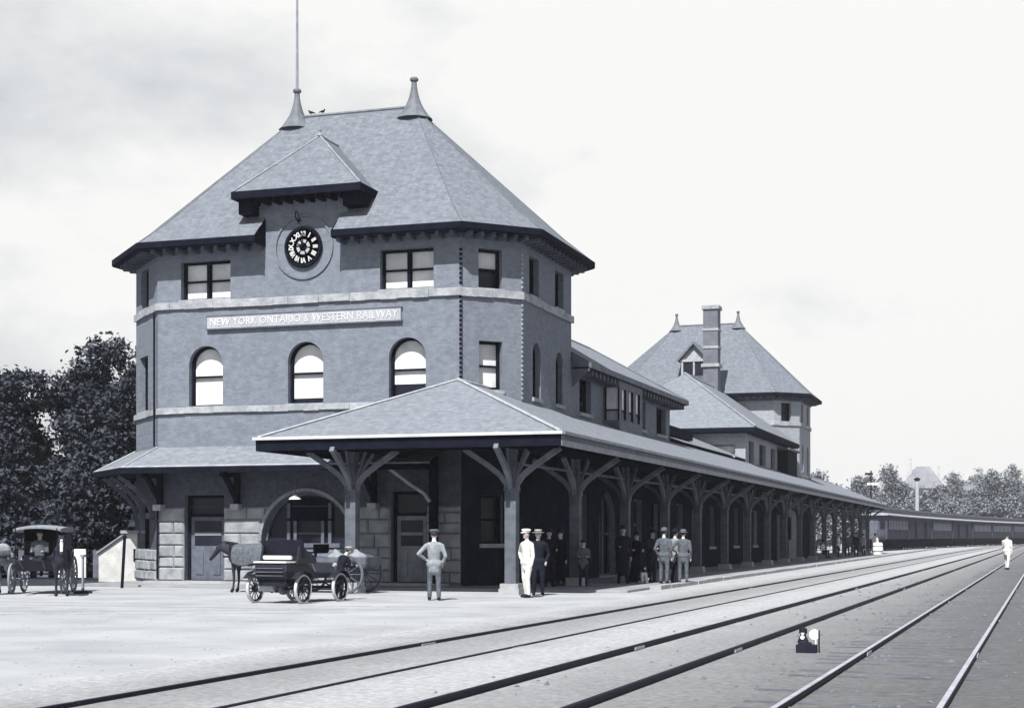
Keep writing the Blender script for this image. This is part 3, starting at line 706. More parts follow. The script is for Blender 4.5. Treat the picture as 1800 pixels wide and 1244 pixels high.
# far wing with its hipped roof
fx = -15.4; fr = Frame((-19.9, 90.2), (fx, 90.2)); b = MB(); wall(b, fr, 0, 7.75, [outline(2.5, 3.9, 6.0, 7.0)]); fr2 = Frame((fx, 90.2), (fx, 107.6))
hs = [outline(1.2, 3.0, 5.95, 7.3), outline(5.0, 7.5, 5.95, 7.3), outline(9.5, 11.5, 5.95, 7.3), outline(2.5, 4.2, 1.1, 3.2), outline(7, 9.2, .1, 3.4, True), outline(12, 13.6, .1, 3.1)]
wall(b, fr2, 0, 7.75, hs); wall(b, Frame((-24.5, 107), (-24.5, 90.2)), 0, 7.75); wall(b, Frame((-24.5, 90.2), (-19.9, 90.2)), 0, 7.75)
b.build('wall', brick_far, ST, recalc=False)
window(ST, fr, 2.5, 3.9, 6.0, 7.0, blind=1.0, fm=trimlight)
for h in hs:
    if len(h) > 4: window(ST, fr2, h[0][0], h[1][0], h[0][1], max(p[1] for p in h), True, dark=True, pairs=2, fm=trimmid)
    else: window(ST, fr2, h[0][0], h[1][0], h[0][1], h[2][1], dark=True, pairs=1, fm=trimmid)
ex = -14.7; e = 7.95; ax = -19.95; ay = 94.7; az = 11.7
fw_ = roof_hip([[(ex, 89.5, e), (ex, 108, e), (ax, 108, az), (ax, ay, az)], [(2*ax-ex, 89.5, e), (ex, 89.5, e), (ax, ay, az)], [(2*ax-ex, 108, e), (2*ax-ex, 89.5, e), (ax, ay, az), (ax, 108, az)]], 'roof', slate2)
b = MB(); b.tube([(ex, 89.5, e+.03), (ax, ay, az+.03), (ax, 108, az+.03)], .08, 5); b.build('ridge_cap', trimlight, fw_)
b = MB(); b.box((ex-.02, 89.45, e-.25), (ex+.05, 107.6, e-.005)); b.build('fascia', trimdark, ST); b = MB(); b.box((-25, 89.43, e-.25), (ex-.02, 89.5, e-.005)); b.build('fascia', trimdark, ST)
b = MB(); b.box((-15.39, 89.5, e-.3), (ex-.02, 107.6, e-.2)); b.box((-25, 89.5, e-.3), (-15.4, 90.19, e-.2)); b.build('soffit', soffit, ST)
shade_boarding(-15.37, 90.26, 107.5, _h(hs[3:], .06), 5.6)
shade_boarding(-14.81, 109.2, 114.85, [], 5.0)
# projecting box bay on the far wing, against the far tower
b = MB(); b.box((-15.38, 102.5, 5.6), (-14.7, 106.8, 7.3)); q = b.build('bay_window', trimdark, ST)
b = MB(); b.box((-15.38, 102.2, 7.3), (-14.55, 107.1, 7.45)); b.build('cornice', trimmid, q)
# chimney with pale bands
b = MB(); cxh, cyh = -20.15, 104.6
b.box((cxh-.5, cyh-.5, 9.5), (cxh+.5, cyh+.5, 17.1)); ch = b.build('chimney', mat('chimney brick', (.17, .185, .22), (.12, .133, .165), 1.2, kind='brick', bw=.25, rh=.09, bump=.3), ST)
b = MB()
for z, hh, g in ((17.0, .25, .1), (15.55, .16, .05), (14.35, .16, .05), (13.1, .22, .12), (10.9, .5, .06)):
    b = MB(); b.box((cxh-.5-g, cyh-.5-g, z), (cxh+.5+g, cyh+.5+g, z+hh)); b.build('chimney_band', stoneband, ch)
# gabled dormer on the far tower
dxx, dyy = -21.95, 107.2; b = MB()
b.box((dxx-.95, dyy+.25, 12.4), (dxx+.95, dyy+2.6, 14.05)); dm = b.build('dormer', trimmid, ST)
b = MB(); b.poly([(dxx-1.0, dyy+.24, 14.05), (dxx+1.0, dyy+.24, 14.05), (dxx, dyy+.24, 15.05)]); b.build('gable', lead, dm)
b = MB()
b.prism([(dxx-1.25, dyy-.1, 13.95), (dxx, dyy-.1, 15.25), (dxx, dyy-.1, 15.08), (dxx-1.12, dyy-.1, 13.88)], (0, 3, 0)); b.prism([(dxx+1.25, dyy-.1, 13.95), (dxx, dyy-.1, 15.25), (dxx, dyy-.1, 15.08), (dxx+1.12, dyy-.1, 13.88)], (0, 3, 0))
b.build('dormer_roof', slate, dm)
for s in (-.42, .42):
    b = MB(); b.box((dxx+s-.34, dyy+.2, 12.95), (dxx+s+.34, dyy+.24, 13.8)); b.build('pane', glass, dm)
b = MB()
for s in (-.82, 0, .82): b.box((dxx+s-.06, dyy+.14, 12.9), (dxx+s+.06, dyy+.26, 13.9))
b.box((dxx-1.0, dyy+.1, 13.86), (dxx+1.0, dyy+.26, 14.04)); b.build('mullion', lead, dm)
# downpipe at the left corner
b = MB(); b.tube([(-28.1, 46.42, 9.2), (-28.1, 46.42, 4.7)], .035, 6); b.tube([(-27.95, 46.40, 2.6), (-27.95, 46.36, .2)], .035, 6); b.build('downpipe', trimdark, ST)
# half post with a pale brace against the front wall
b = MB(); b.box((-18.0, 46.2, 0.1), (-17.76, 46.42, 4.2)); hp = b.build('wall_post', trimdark, ST)
b = MB()
pp = [(-17.95, 46.15, 2.75), (-18.12, 46.15, 3.0), (-18.6, 46.12, 3.3), (-19.35, 46.1, 3.85)]
for k in range(3): b.bar(pp[k], pp[k+1], .14, .10)
b.build('brace', lead, hp)

# ================================================================== PLATFORM CANOPY
CN = thing('platform_canopy', (-16.45, 40.3, 0), world=True, label='long slate-roofed platform canopy on branching timber posts, running beside the station', cat='canopy')
ez = 4.46; rzz = 6.42; LX, RX, CXm = -21.0, -11.9, -16.45; Y0, Y1 = 40.3, 147.4; ya, yb = 44.7, 143
b = MB()
b.poly([(LX, Y0, ez), (RX, Y0, ez), (CXm, ya, rzz)])
ys = [Y0]+[46.5+i*8 for i in range(13)]+[Y1]
b.poly([(RX, Y0, ez), (RX, Y1, ez), (CXm, yb, rzz), (CXm, ya, rzz)])
b.poly([(LX, Y0, ez), (CXm, ya, rzz), (CXm, 46.55, rzz), (LX, 46.55, ez)])
b.poly([(RX, Y1, ez), (LX, Y1, ez), (CXm, yb, rzz)])
b.poly([(LX, 115.4, ez), (CXm, 115.4, rzz), (CXm, yb, rzz), (LX, Y1, ez)])
cr_ = b.build('roof', slate2, CN)
dz = .10; b = MB()
b.poly([(LX, Y0, ez-dz), (RX, Y0, ez-dz), (CXm, ya, rzz-dz)]); b.poly([(RX, Y0, ez-dz), (RX, Y1, ez-dz), (CXm, yb, rzz-dz), (CXm, ya, rzz-dz)])
b.poly([(LX, Y0, ez-dz), (CXm, ya, rzz-dz), (CXm, 46.54, rzz-dz), (LX, 46.54, ez-dz)]); b.poly([(RX, Y1, ez-dz), (LX, Y1, ez-dz), (CXm, yb, rzz-dz)])
b.poly([(LX, 115.4, ez-dz), (CXm, 115.4, rzz-dz), (CXm, yb, rzz-dz), (LX, Y1, ez-dz)])
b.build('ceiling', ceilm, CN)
b = MB(); A = (CXm, ya, rzz+.03)
b.tube([A, (RX, Y0, ez+.04)], .05, 6); b.tube([A, (LX, Y0, ez+.04)], .04, 6); b.tube([A, (CXm, yb, rzz+.03)], .045, 6); b.build('ridge_cap', lead, cr_)
b = MB(); b.box((LX-.03, Y0-.05, ez-.36), (RX+.03, Y0-.003, ez-.055)); b.box((LX-.05, Y0, ez-.36), (LX-.003, 46.5, ez-.055)); b.box((LX-.05, 115.4, ez-.36), (LX-.003, Y1, ez-.055)); b.box((LX, Y1+.003, ez-.36), (RX, Y1+.05, ez-.055)); b.build('fascia', trimdark, CN)
b = MB(); b.box((RX+.003, Y0-.003, ez-.36), (RX+.05, Y1, ez-.20)); b.build('fascia', trimlight, CN)
b = MB(); b.box((RX+.003, Y0-.003, ez-.195), (RX+.03, Y1, ez-.055)); b.build('fascia', trimmid, CN)
b = MB(); b.box((LX-.10, Y0-.14, ez-.05), (RX+.10, Y0-.004, ez+.035)); b.build('gutter', mat('pale gutter', (.50, .51, .52), (.40, .415, .43), 2), CN)
b = MB(); b.box((RX+.004, Y0-.003, ez-.05), (RX+.14, Y1, ez+.03)); b.box((LX-.12, Y0, ez-.05), (LX-.004, 46.5, ez+.03)); b.build('gutter', trimlight, CN)
b = MB()
b.box((-13.82, Y0+.4, 4.12), (-13.58, Y1-.4, 4.32)); b.box((-18.72, Y0+.4, 4.12), (-18.48, 46.4, 4.32)); b.box((-18.72, 115.8, 4.12), (-18.48, Y1-.4, 4.32)); b.box((LX+.4, 41.48, 4.10), (RX-.4, 41.72, 4.30))
b.build('beam', trimdark, CN)
b = MB(); b.tube([(-13.7, 41.6, 3.72), (-13.7, 146.4, 3.72)], .045, 6); b.build('tie_rod', trimmid, CN)
b = MB(); y = 42.0
while y < 146:
    f = 1
    z_out = ez-.18
    if y < 46.4 or y > 115.6:
        pass
    xi = max(-15.55, RX-(y-Y0)+.3)
    b.bar((RX-.1, y, ez-.20), (xi, y, ez-.20+(RX-.1-xi)*.433), .09, .15); y += .95
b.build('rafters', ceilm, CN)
def curve_arm(b, x, y, dx, dy, z0=2.92, w=.13, reach=1.42, top=4.12, h=.15):
    pts = [(.10, z0), (.16, z0+.22), (.34, z0+.46), (.68, z0+.72), (1.08, z0+.98), (reach, top)]
    pp = [(x+dx*u, y+dy*u, z) for u, z in pts]
    for k in range(len(pp)-1): b.bar(pp[k], pp[k+1], w, h)
postm = mat('post paint', (.11, .123, .148), (.06, .069, .09), 2.5, bump=.25, bscale=14)
bracem = mat('brace paint', (.165, .18, .21), (.10, .112, .14), 2.5, bump=.25, bscale=14)
def canopy_post(x, y, parent):
    b = MB()
    b.box((x-.165, y-.165, .3), (x+.165, y+.165, 3.0)); b.box((x-.12, y-.12, 3.0), (x+.12, y+.12, 4.13)); b.box((x-.19, y-.19, 2.92), (x+.19, y+.19, 3.02))
    p = b.build('post', postm, parent)
    b = MB(); b.box((x-.30, y-.30, .0), (x+.30, y+.30, .18)); b.prism([(x-.27, y-.27, .18), (x+.27, y-.27, .18), (x+.27, y+.27, .18), (x-.27, y+.27, .18)], (0, 0, .14)); b.build('pedestal', kerbm, p)
    for dx, dy in ((1, 0), (-1, 0), (0, 1), (0, -1)):
        b = MB(); curve_arm(b, x, y, dx, dy); b.build('brace', bracem, p)
    b = MB()
    for dx, dy in ((1, 0), (-1, 0), (0, 1), (0, -1)):
        b.bar((x+dx*.1, y+dy*.1, 3.15), (x+dx*.42, y+dy*.42, 4.12), .07, .08)
    b.build('struts', trimmid, p)
    return p
rows = [(-13.7, 41.6+6.55*i) for i in range(17)]+[(-18.6, 41.6)]+[(-18.6, 41.6+6.55*i) for i in range(12, 17)]
p0 = None
for (x, y) in rows:
    if p0 is None: p0 = canopy_post(x, y, CN); px0, py0 = x, y
    else:
        c = copy_tree(p0, CN); c.location = (x-px0, y-py0, 0)
# bench / baggage boards beneath the canopy wall, lamp under the skirt
PL = thing('pendant_lamp', (-22.55, 45.9, 2.85), world=True, label='pendant lamp with a white enamel shade hanging before the big arched window', cat='lamp')
b = MB(); b.tube([(-22.55, 45.9, 3.8), (-22.55, 45.9, 2.98)], .012, 6); b.build('rod', trimmid, PL)
b = MB(); b.lathe([(.03, .16), (.06, .13), (.20, .03), (.21, 0), (.17, .01)], (-22.55, 45.9, 2.85), 20); b.build('lamp_shade', white, PL)

# ================================================================== TRACKS
def track(x, label, y0, y1, ties=True, ztop=.078, headm=railtop, bend=None, tie_m=tie):
    T = thing('railway_track', (tx(x, 10), 10, 0), world=True, label=label, cat='railway track')
    def off(y): return tx(x, y)+(bend(y) if bend else 0)
    zt0 = ztop
    for s in (-.72, .72):
        ztop = zt0 if (s < 0 or zt0 > .06) else .018
        b = MB(); b.use(steel); ys = np.concatenate([np.arange(y0, min(y1, 110), 9.0), np.arange(max(110, y0), y1+1, 30.0)])
        P_ = [(off(y)+s, y) for y in ys]
        for k in range(len(P_)-1):
            (xa, ya_), (xb, yb_) = P_[k], P_[k+1]; g = .02
            b.use(steel)
            b.bar((xa, ya_+g, ztop*.42), (xb, yb_-g, ztop*.42), .035, ztop*.8)
            b.bar((xa, ya_+g, ztop-.022), (xb, yb_-g, ztop-.022), .072, .040)
            b.use(headm); b.bar((xa-.003, ya_+g, ztop+.001), (xb-.003, yb_-g, ztop+.001), .056, .006)
            if k % 1 == 0 and ya_ < 90:
                b.use(railtop if k % 3 == 0 else steel); b.bar((xa+.03, ya_-.28, ztop*.48), (xa+.03, ya_+.28, ztop*.48), .03, ztop*.5)
        b.build('rail', None, T, recalc=False)
    if ties:
        y = max(y0, 8.0); k = 0; base = None
        rest = MB()
        while y < 150:
            L = 1.25+rnd.uniform(-.06, .06); z = rnd.uniform(.0, .0125); a = rnd.uniform(-.06, .06)
            if k < 60:
                b = MB(); b.bar((off(y)-L, y-a, z-.03), (off(y)+L, y+a, z-.03), .21, .06); b.build('tie', tie_m, T)
            elif y < 100: rest.bar((off(y)-L, y-a, z-.03), (off(y)+L, y+a, z-.03), .21, .06)
            y += .62; k += 1
        tag(rest.build('ties', tie_m, T), kind='stuff')
    return T
def bendR(y): return 0 if y < 150 else 0.00022*(y-150)**2
track(-8.2, 'platform track sunk in pale dirt, nearest the canopy', -5, 330, ties=False, ztop=.045, headm=steel, bend=bendR)
track(-4.92, 'middle track with two dark rails crossing the pale ground', -5, 420, ties=False, headm=steel)
track(-1.66, 'nearest track with shiny rail heads on dark cinders and sleepers', -5, 420)

# dwarf switch stand between the tracks
SW = thing('switch_stand', (-2.92, 22.2, 0), world=False, label='small dwarf switch stand with a white target on the cinders between the tracks', cat='switch stand')
b = MB(); b.box((-.14, -.10, .0), (.14, .10, .12)); b.box((-.11, -.08, .12), (.06, .08, .15)); b.build('base', steel, SW)
b = MB(); b.lathe([(.085, .15), (.07, .19), (.045, .24), (.04, .27), (.06, .285), (.055, .34), (.03, .36)], (-.05, 0, 0), 14); b.build('lamp', steel, SW, smooth=False)
b = MB(); b.lathe([(.03, -.062), (.03, -.085)], (-.05, 0, .225), 12, 'y'); b.lathe([(.022, .0), (.03, .03)], (-.05, -.055, .26), 8); b.build('lens', white, SW)
b = MB(); b.tube([(.12, .06, 0), (.12, .06, .30)], .012, 6); b.lathe([(.075, 0), (.075, .012)], (.10, .05, .26), 18, 'y'); b.build('target', white, SW)
b = MB(); b.bar((.17, .02, .02), (.17, .02, .32), .018, .05); b.build('lever', steel, SW)
# loose stones on the cinders
sb = MB()
for i in range(700):
    y = rnd.uniform(11, 60)**1.0; x = tx(rnd.uniform(-3.4, 1.0) if rnd.random() < .8 else rnd.uniform(-6.2, -3.4), y); r = rnd.uniform(.012, .045)*(1 if y < 30 else 1.4)
    vs = [(x+r*rnd.uniform(.6, 1.2)*math.cos(t), y+r*rnd.uniform(.6, 1.2)*math.sin(t), .012+rnd.uniform(-.2, .1)*r) for t in (0, 1.3, 2.5, 3.8, 5.0)]+[(x, y, .012+r*rnd.uniform(.4, .9))]
    sb.add(vs, [(k, (k+1) % 5, 5) for k in range(5)])
tag(sb.build('loose_stones', ballast), label='small dark stones scattered over the cinder bed', cat='stones', kind='stuff')

lb = MB()
for i in range(900):
    y = rnd.uniform(9, 44); x = rnd.uniform(-.70*y-1, -9.5); r = rnd.uniform(.008, .028)
    vs = [(x+r*rnd.uniform(.5, 1.3)*math.cos(t), y+r*rnd.uniform(.5, 1.3)*math.sin(t), .001) for t in (0, 1.3, 2.5, 3.8, 5.0)]+[(x, y, r*rnd.uniform(.25, .6))]
    lb.add(vs, [(k, (k+1) % 5, 5) for k in range(5)])
tag(lb.build('gravel', mat('forecourt gravel', (.30, .31, .33), (.12, .13, .155), 8)), label='small stones and droppings scattered over the forecourt', cat='gravel', kind='stuff')
# shallow wheel ruts pressed into the forecourt
for k, (xa, ya_, xb, yb_) in enumerate(((-34, 30.5, -12.5, 33.0), (-34, 31.9, -12.5, 34.4), (-30, 24, -14, 31), (-30, 25.4, -14, 32.4))):
    b = MB(); n = 60; pv_ = []
    for i in range(n+1):
        t = i/n; x = xa+(xb-xa)*t; y = ya_+(yb_-ya_)*t+.35*math.sin(t*5+k//2); w = .09+.05*rnd.random(); pv_ += [(x, y-w, .003), (x, y+w, .003)]
    b.add(pv_, [(2*i, 2*i+2, 2*i+3, 2*i+1) for i in range(n) if rnd.random() < .8]); o = b.build('wheel_rut', MATS.get('rut soil') or mat('rut soil', (.345, .36, .38), (.275, .29, .312), 3, bump=.6, bscale=12)); tag(o, kind='structure')
# ================================================================== FIGURES
def sculpt(name, prims, mats, parent=None, voxel=.02, smooth=2):
    """prims: ('c', p, q, r0, r1, mat[, flat]) capsule/cone, ('e', c, (rx,ry,rz), mat) -> one continuous remeshed body"""
    import bmesh
    b = MB()
    for p in prims:
        if p[0] == 'c':
            a = Vector(p[1]); q = Vector(p[2]); r0, r1 = p[3], p[4]; d = (q-a); L = d.length; d.normalize()
            pts = []; rs = []
            for t in (-1, -.8, -.5, 0): pts.append(a+d*(r0*t)); rs.append(max(.02*r0, r0*math.sqrt(max(0, 1-t*t))))
            for t in (0, .5, .8, 1): pts.append(q+d*(r1*t)); rs.append(max(.02*r1, r1*math.sqrt(max(0, 1-t*t))))
            k = len(b.v); b.tube(pts, rs, 12)
            if len(p) > 6:
                ax = p[6]; ctr = Vector(a)
                for i in range(k, len(b.v)):
                    v = Vector(b.v[i]); w = Vector(p[6][0:3]); o = (v-a).dot(w); b.v[i] = tuple(v-w*o*(1-p[6][3]))
        else:
            c = Vector(p[1]); r = p[2]; pr_ = [(max(.02, math.sin(PI*i/10)), -math.cos(PI*i/10)) for i in range(11)]
            k = len(b.v); b.lathe(pr_, (0, 0, 0), 14)
            for i in range(k, len(b.v)): v = b.v[i]; b.v[i] = (c.x+v[0]*r[0], c.y+v[1]*r[1], c.z+v[2]*r[2])
    o = b.build('tmp', mats[0], None)
    m = o.modifiers.new('r', 'REMESH'); m.mode = 'VOXEL'; m.voxel_size = voxel
    s_ = o.modifiers.new('s', 'SMOOTH'); s_.factor = .5; s_.iterations = smooth
    bpy.context.view_layer.update()
    me = bpy.data.meshes.new_from_object(o.evaluated_get(bpy.context.evaluated_depsgraph_get()))
    bpy.data.objects.remove(o)
    n = len(me.polygons); cc = np.zeros(n*3); me.polygons.foreach_get('center', cc); cc = cc.reshape(-1, 3)
    best = np.full(n, 1e9); mi = np.zeros(n, dtype=np.int32)
    for p in prims:
        if p[0] == 'c':
            a = np.array(p[1], float); q = np.array(p[2], float); d = q-a; L2 = max(1e-9, d@d)
            t = np.clip(((cc-a)@d)/L2, 0, 1); ctr = a+t[:, None]*d; v = cc-ctr
            if len(p) > 6: w = np.array(p[6][0:3]); v = v+np.outer((v@w)*(1/p[6][3]-1), w)
            ds = np.linalg.norm(v, axis=1)-(p[3]+(p[4]-p[3])*t); k = p[5]
        else:
            r = np.array(p[2]); v = (cc-np.array(p[1]))/r; l = np.linalg.norm(v, axis=1); ds = (l-1)*r.min(); k = p[3]
        w = ds < best; best[w] = ds[w]; mi[w] = k
    me.materials.clear()
    for x in mats: me.materials.append(x)
    me.polygons.foreach_set('material_index', mi); me.polygons.foreach_set('use_smooth', [True]*n); me.update()
    me.name = name
    return link(name, me, parent)

def add_fingers(prim, wrist, d, side, k, s=1.0, curl=.5):
    """palm plus five fingers hanging in direction d"""
    w = Vector(wrist); d = Vector(d).normalized(); a = Vector(side).normalized(); c = d.cross(a).normalized()
    palm = w+d*.085*s
    prim.append(('c', tuple(w+d*.02), tuple(palm), .026*s, .032*s, k))
    for i, L in enumerate((.068, .078, .072, .056)):
        r = palm+a*((i-1.5)*.019*s); m = r+d*L*.55*s+c*.006; e = m+(d*(1-curl)+c*curl)*L*.55*s
        prim.append(('c', tuple(r), tuple(m), .0105*s, .010*s, k)); prim.append(('c', tuple(m), tuple(e), .010*s, .008*s, k))
    r = w+d*.03-a*.03*s; m = r-a*.018*s+d*.035*s+c*.02; prim.append(('c', tuple(r), tuple(m), .013*s, .010*s, k))
def person(loc, face, h=1.74, coat=cloth_n, trou=cloth_n, hat='cap', hatm=cloth_n, arms=('down', 'down'), stride=.0, skirt=False, lean=0, long=False,
           label='', seat=False, voxel=.02, build=1.0, group=None, collar=False, stoop=0):
    """loc world, face = heading in degrees (0 looks along -Y, 90 along +X)"""
    s = h/1.74; T = thing('person', loc, math.radians(face), label=label, cat='person', group=group)
    mats = [coat, trou, skin, leather, hairm, cloth_w]; P = []; bw = build
    hip = .93; 
    if seat: hip = .50
    sh = hip+.50; y0 = 0
    lx, ly = lean*.10, -stoop*.35; kx = 1-stoop*.12
    def up(z):  # spine bend
        t = (z-hip)/.55; return (lx*t, ly*t, hip+(z-hip)*(kx if t > 0 else 1))
    for sd in (-1, 1):
        x = sd*.095; st = stride*sd*.5
        if seat:
            P.append(('c', (x, 0, hip), (x*1.3, -.42, hip+.02), .095, .07, 1)); P.append(('c', (x*1.3, -.42, hip+.02), (x*1.4, -.40, .12), .065, .05, 1)); fx, fy = x*1.4, -.42
        else:
            kn = (x*1.15, -.03-st*.55, .50); an = (x*1.25, .02-st, .12)
            P.append(('c', (x, 0, hip-.03), kn, .098*bw, .072, 1)); P.append(('c', kn, an, .070, .058, 1)); fx, fy = an[0], an[1]
        P.append(('c', (fx, fy+.02, .06), (fx*1.1, fy-.15, .045), .052, .042, 3))
    if skirt:
        for k in range(5):
            z = hip-.02-k*.2; P.append(('c', (0, 0, z), (0, 0, z-.19), .17+.045*k, .17+.045*(k+1) if k < 4 else .36, 1, (0, 1, 0, .85)))
        P.append(('e', (0, 0, .06), (.36, .33, .05), 1))
    # pelvis, coat skirts, chest
    P.append(('c', (-.07, 0, hip), (.07, 0, hip), .135*bw, .135*bw, 0 if not seat else 1))
    lowz = hip-(.52 if long else .17)
    if not seat: P.append(('c', (0, .0, hip+.08), (0, .005, lowz+.05), .150*bw, .168*bw if not long else .225, 0, (0, 1, 0, .72)))
    a = up(hip+.05); c = up(sh-.10); P.append(('c', a, c, .150*bw, .185*bw, 0, (0, 1, 0, .72)))
    c = up(sh); P.append(('c', (c[0]-.13*bw, c[1], c[2]-.03), (c[0]+.13*bw, c[1], c[2]-.03), .085, .085, 0))
    n0 = up(sh+.03); n1 = up(sh+.12); P.append(('c', n0, n1, .060, .055, 5 if collar else 2))
    hd = Vector(up(sh+.235)); hd.y -= .02+stoop*.06
    P += [('e', tuple(hd), (.076, .094, .112), 2), ('c', tuple(hd+Vector((0, -.045, -.05))), tuple(hd+Vector((0, -.065, -.085))), .05, .034, 2),
          ('e', tuple(hd+Vector((0, .018, .03))), (.081, .092, .098), 4), ('c', tuple(hd+Vector((0, -.088, .01))), tuple(hd+Vector((0, -.108, -.025))), .011, .016, 2),
          ('e', tuple(hd+Vector((-.08, .0, -.01))), (.012, .02, .03), 2), ('e', tuple(hd+Vector((.08, .0, -.01))), (.012, .02, .03), 2)]
    for sd, am in zip((-1, 1), arms):
        c = up(sh-.02); S_ = Vector((c[0]+sd*.20*bw, c[1], c[2]-.02))
        if am == 'down': E_ = S_+Vector((sd*.045, .02, -.29)); Wr = E_+Vector((sd*.0, -.06, -.24)); d = (0, -.1, -1); a_ = (0, 1, 0)
        elif am == 'hip': E_ = S_+Vector((sd*.20, .07, -.21)); Wr = E_+Vector((-sd*.17, -.10, -.13)); d = (-sd*.8, -.3, -.5); a_ = (0, 1, .3)
        elif am == 'fwd': E_ = S_+Vector((sd*.03, -.06, -.27)); Wr = E_+Vector((-sd*.05, -.23, .03)); d = (-sd*.3, -1, .1); a_ = (0, 0, 1)
        elif am == 'pocket': E_ = S_+Vector((sd*.09, .06, -.27)); Wr = E_+Vector((-sd*.07, -.10, -.18)); d = (-sd*.2, -.3, -1); a_ = (0, 1, 0)
        elif am == 'back': E_ = S_+Vector((sd*.07, .09, -.27)); Wr = E_+Vector((-sd*.16, .07, -.10)); d = (-sd*1, .1, -.2); a_ = (0, 0, 1)
        elif am == 'up': E_ = S_+Vector((sd*.10, -.12, -.16)); Wr = E_+Vector((-sd*.03, -.14, .20)); d = (0, -.3, 1); a_ = (0, 1, 0)
        P.append(('c', tuple(S_), tuple(E_), .064*bw, .052, 0)); P.append(('c', tuple(E_), tuple(Wr), .050, .040, 0))
        hp = []; add_fingers(hp, Wr, d, a_, 2); P += hp
    bd = sculpt('body', P, mats, T, voxel)
    # eyes and mouth
    b = MB()
    for sd in (-1, 1): b.lathe([(.004, -.012), (.011, -.009), (.013, 0), (.004, .008)], hd+Vector((sd*.031, -.086, .012)), 8, 'y')
    b.bar(hd+Vector((-.022, -.104, -.058)), hd+Vector((.022, -.104, -.058)), .008, .008); b.build('face_details', hairm, T)
    tp = hd+Vector((0, 0, .045))
    b = MB()
    if hat == 'cap':
        b.lathe([(.088, 0), (.10, .03), (.125, .06), (.12, .085), (.06, .10), (.01, .102)], tp, 18)
        b.add([tuple(tp+Vector(v)) for v in ((-.07, -.07, .008), (.07, -.07, .008), (.055, -.15, -.012), (-.055, -.15, -.012), (-.07, -.07, .018), (.07, -.07, .018), (.055, -.15, -.004), (-.055, -.15, -.004))], [(0,3,2,1),(4,5,6,7),(0,1,5,4),(1,2,6,5),(2,3,7,6),(3,0,4,7)])
        b.build('cap', hatm, T, smooth=False)
    elif hat == 'bowler': b.lathe([(.15, .0), (.155, .012), (.105, .012), (.103, .06), (.085, .105), (.045, .13), (.01, .134)], tp, 20); b.build('hat', hatm, T)
    elif hat == 'boater':
        b.lathe([(.165, .0), (.165, .012), (.102, .014), (.10, .09), (.01, .093)], tp, 20); b.build('hat', hatm, T)
        b = MB(); b.lathe([(.104, .018), (.1045, .045)], tp, 20); b.build('hat_band', cloth_d, T)
    elif hat == 'slouch': b.lathe([(.17, -.008), (.172, .006), (.105, .014), (.10, .07), (.075, .11), (.03, .09), (.01, .085)], tp, 20); b.build('hat', hatm, T)
    elif hat == 'wide': b.lathe([(.24, .01), (.245, .025), (.11, .03), (.10, .09), (.05, .12), (.01, .125)], tp, 20); b.build('hat', hatm, T)
    T.scale = (s, s, s)
    return T

# man in the light jacket, seen from behind
person((-14.38, 37.28, 0), 200, 1.76, cloth_m, cloth_g, 'cap', cloth_g, ('pocket', 'hip'), .10, label='man in a light grey jacket and cap standing alone, back turned, before the canopy', collar=True)
person((-12.68, 39.78, 0), -35, 1.78, cloth_w, cloth_w, 'cap', white, ('hip', 'down'), .12, label='man in a white uniform and white cap, hand on hip, beside the front canopy post', voxel=.018)
person((-12.85, 41.35, 0), 20, 1.78, cloth_d, cloth_d, 'boater', straw, ('down', 'pocket'), .0, label='man in dark clothes and straw hat, close behind the man in white')
person((-14.07, 46.42, .07), 30, 1.74, cloth_d, cloth_d, 'bowler', leather, ('down', 'fwd'), .0, label='man in black with a bowler hat in the canopy shade, nearest the front post')
person((-13.95, 47.3, .07), -20, 1.72, cloth_d, cloth_d, 'bowler', leather, ('pocket', 'down'), .0, label='man in black turned away in the canopy shade beside the second post')
person((-13.22, 47.35, .07), 15, 1.42, cloth_g, cloth_n, 'cap', cloth_n, ('fwd', 'fwd'), .05, label='short boy in a dark suit with white collar standing in front of the second post', collar=True)
person((-12.70, 50.4, .07), 25, 1.86, cloth_d, cloth_d, 'bowler', leather, ('fwd', 'down'), .15, long=True, label='tall man in a long black overcoat and bowler hat')
person((-12.75, 52.6, .07), -30, 1.66, cloth_d, cloth_d, 'slouch', leather, ('down', 'fwd'), skirt=True, label='woman in a long black dress behind the small dog')
GR = 'men gathered talking at the platform edge'
person((-12.05, 51.9, .07), 60, 1.74, cloth_n, cloth_n, 'slouch', cloth_d, ('fwd', 'down'), group=GR, label='dark-suited man at the left of the talking group, looking right')
person((-11.42, 50.9, .07), 175, 1.78, cloth_g, cloth_g, 'bowler', cloth_g, ('down', 'pocket'), .08, group=GR, label='man in a grey suit with his back turned, in the middle of the talking group', collar=True)
person((-11.22, 51.7, .07), 150, 1.76, cloth_m, cloth_d, 'slouch', cloth_d, ('down', 'back'), .05, group=GR, label='man in a pale jacket and dark trousers between two men of the talking group', collar=True)
person((-10.85, 51.3, .07), 190, 1.74, cloth_g, cloth_g, 'slouch', cloth_g, ('down', 'hip'), .05, group=GR, label='man at the right of the talking group with one hand on his hip', collar=True)
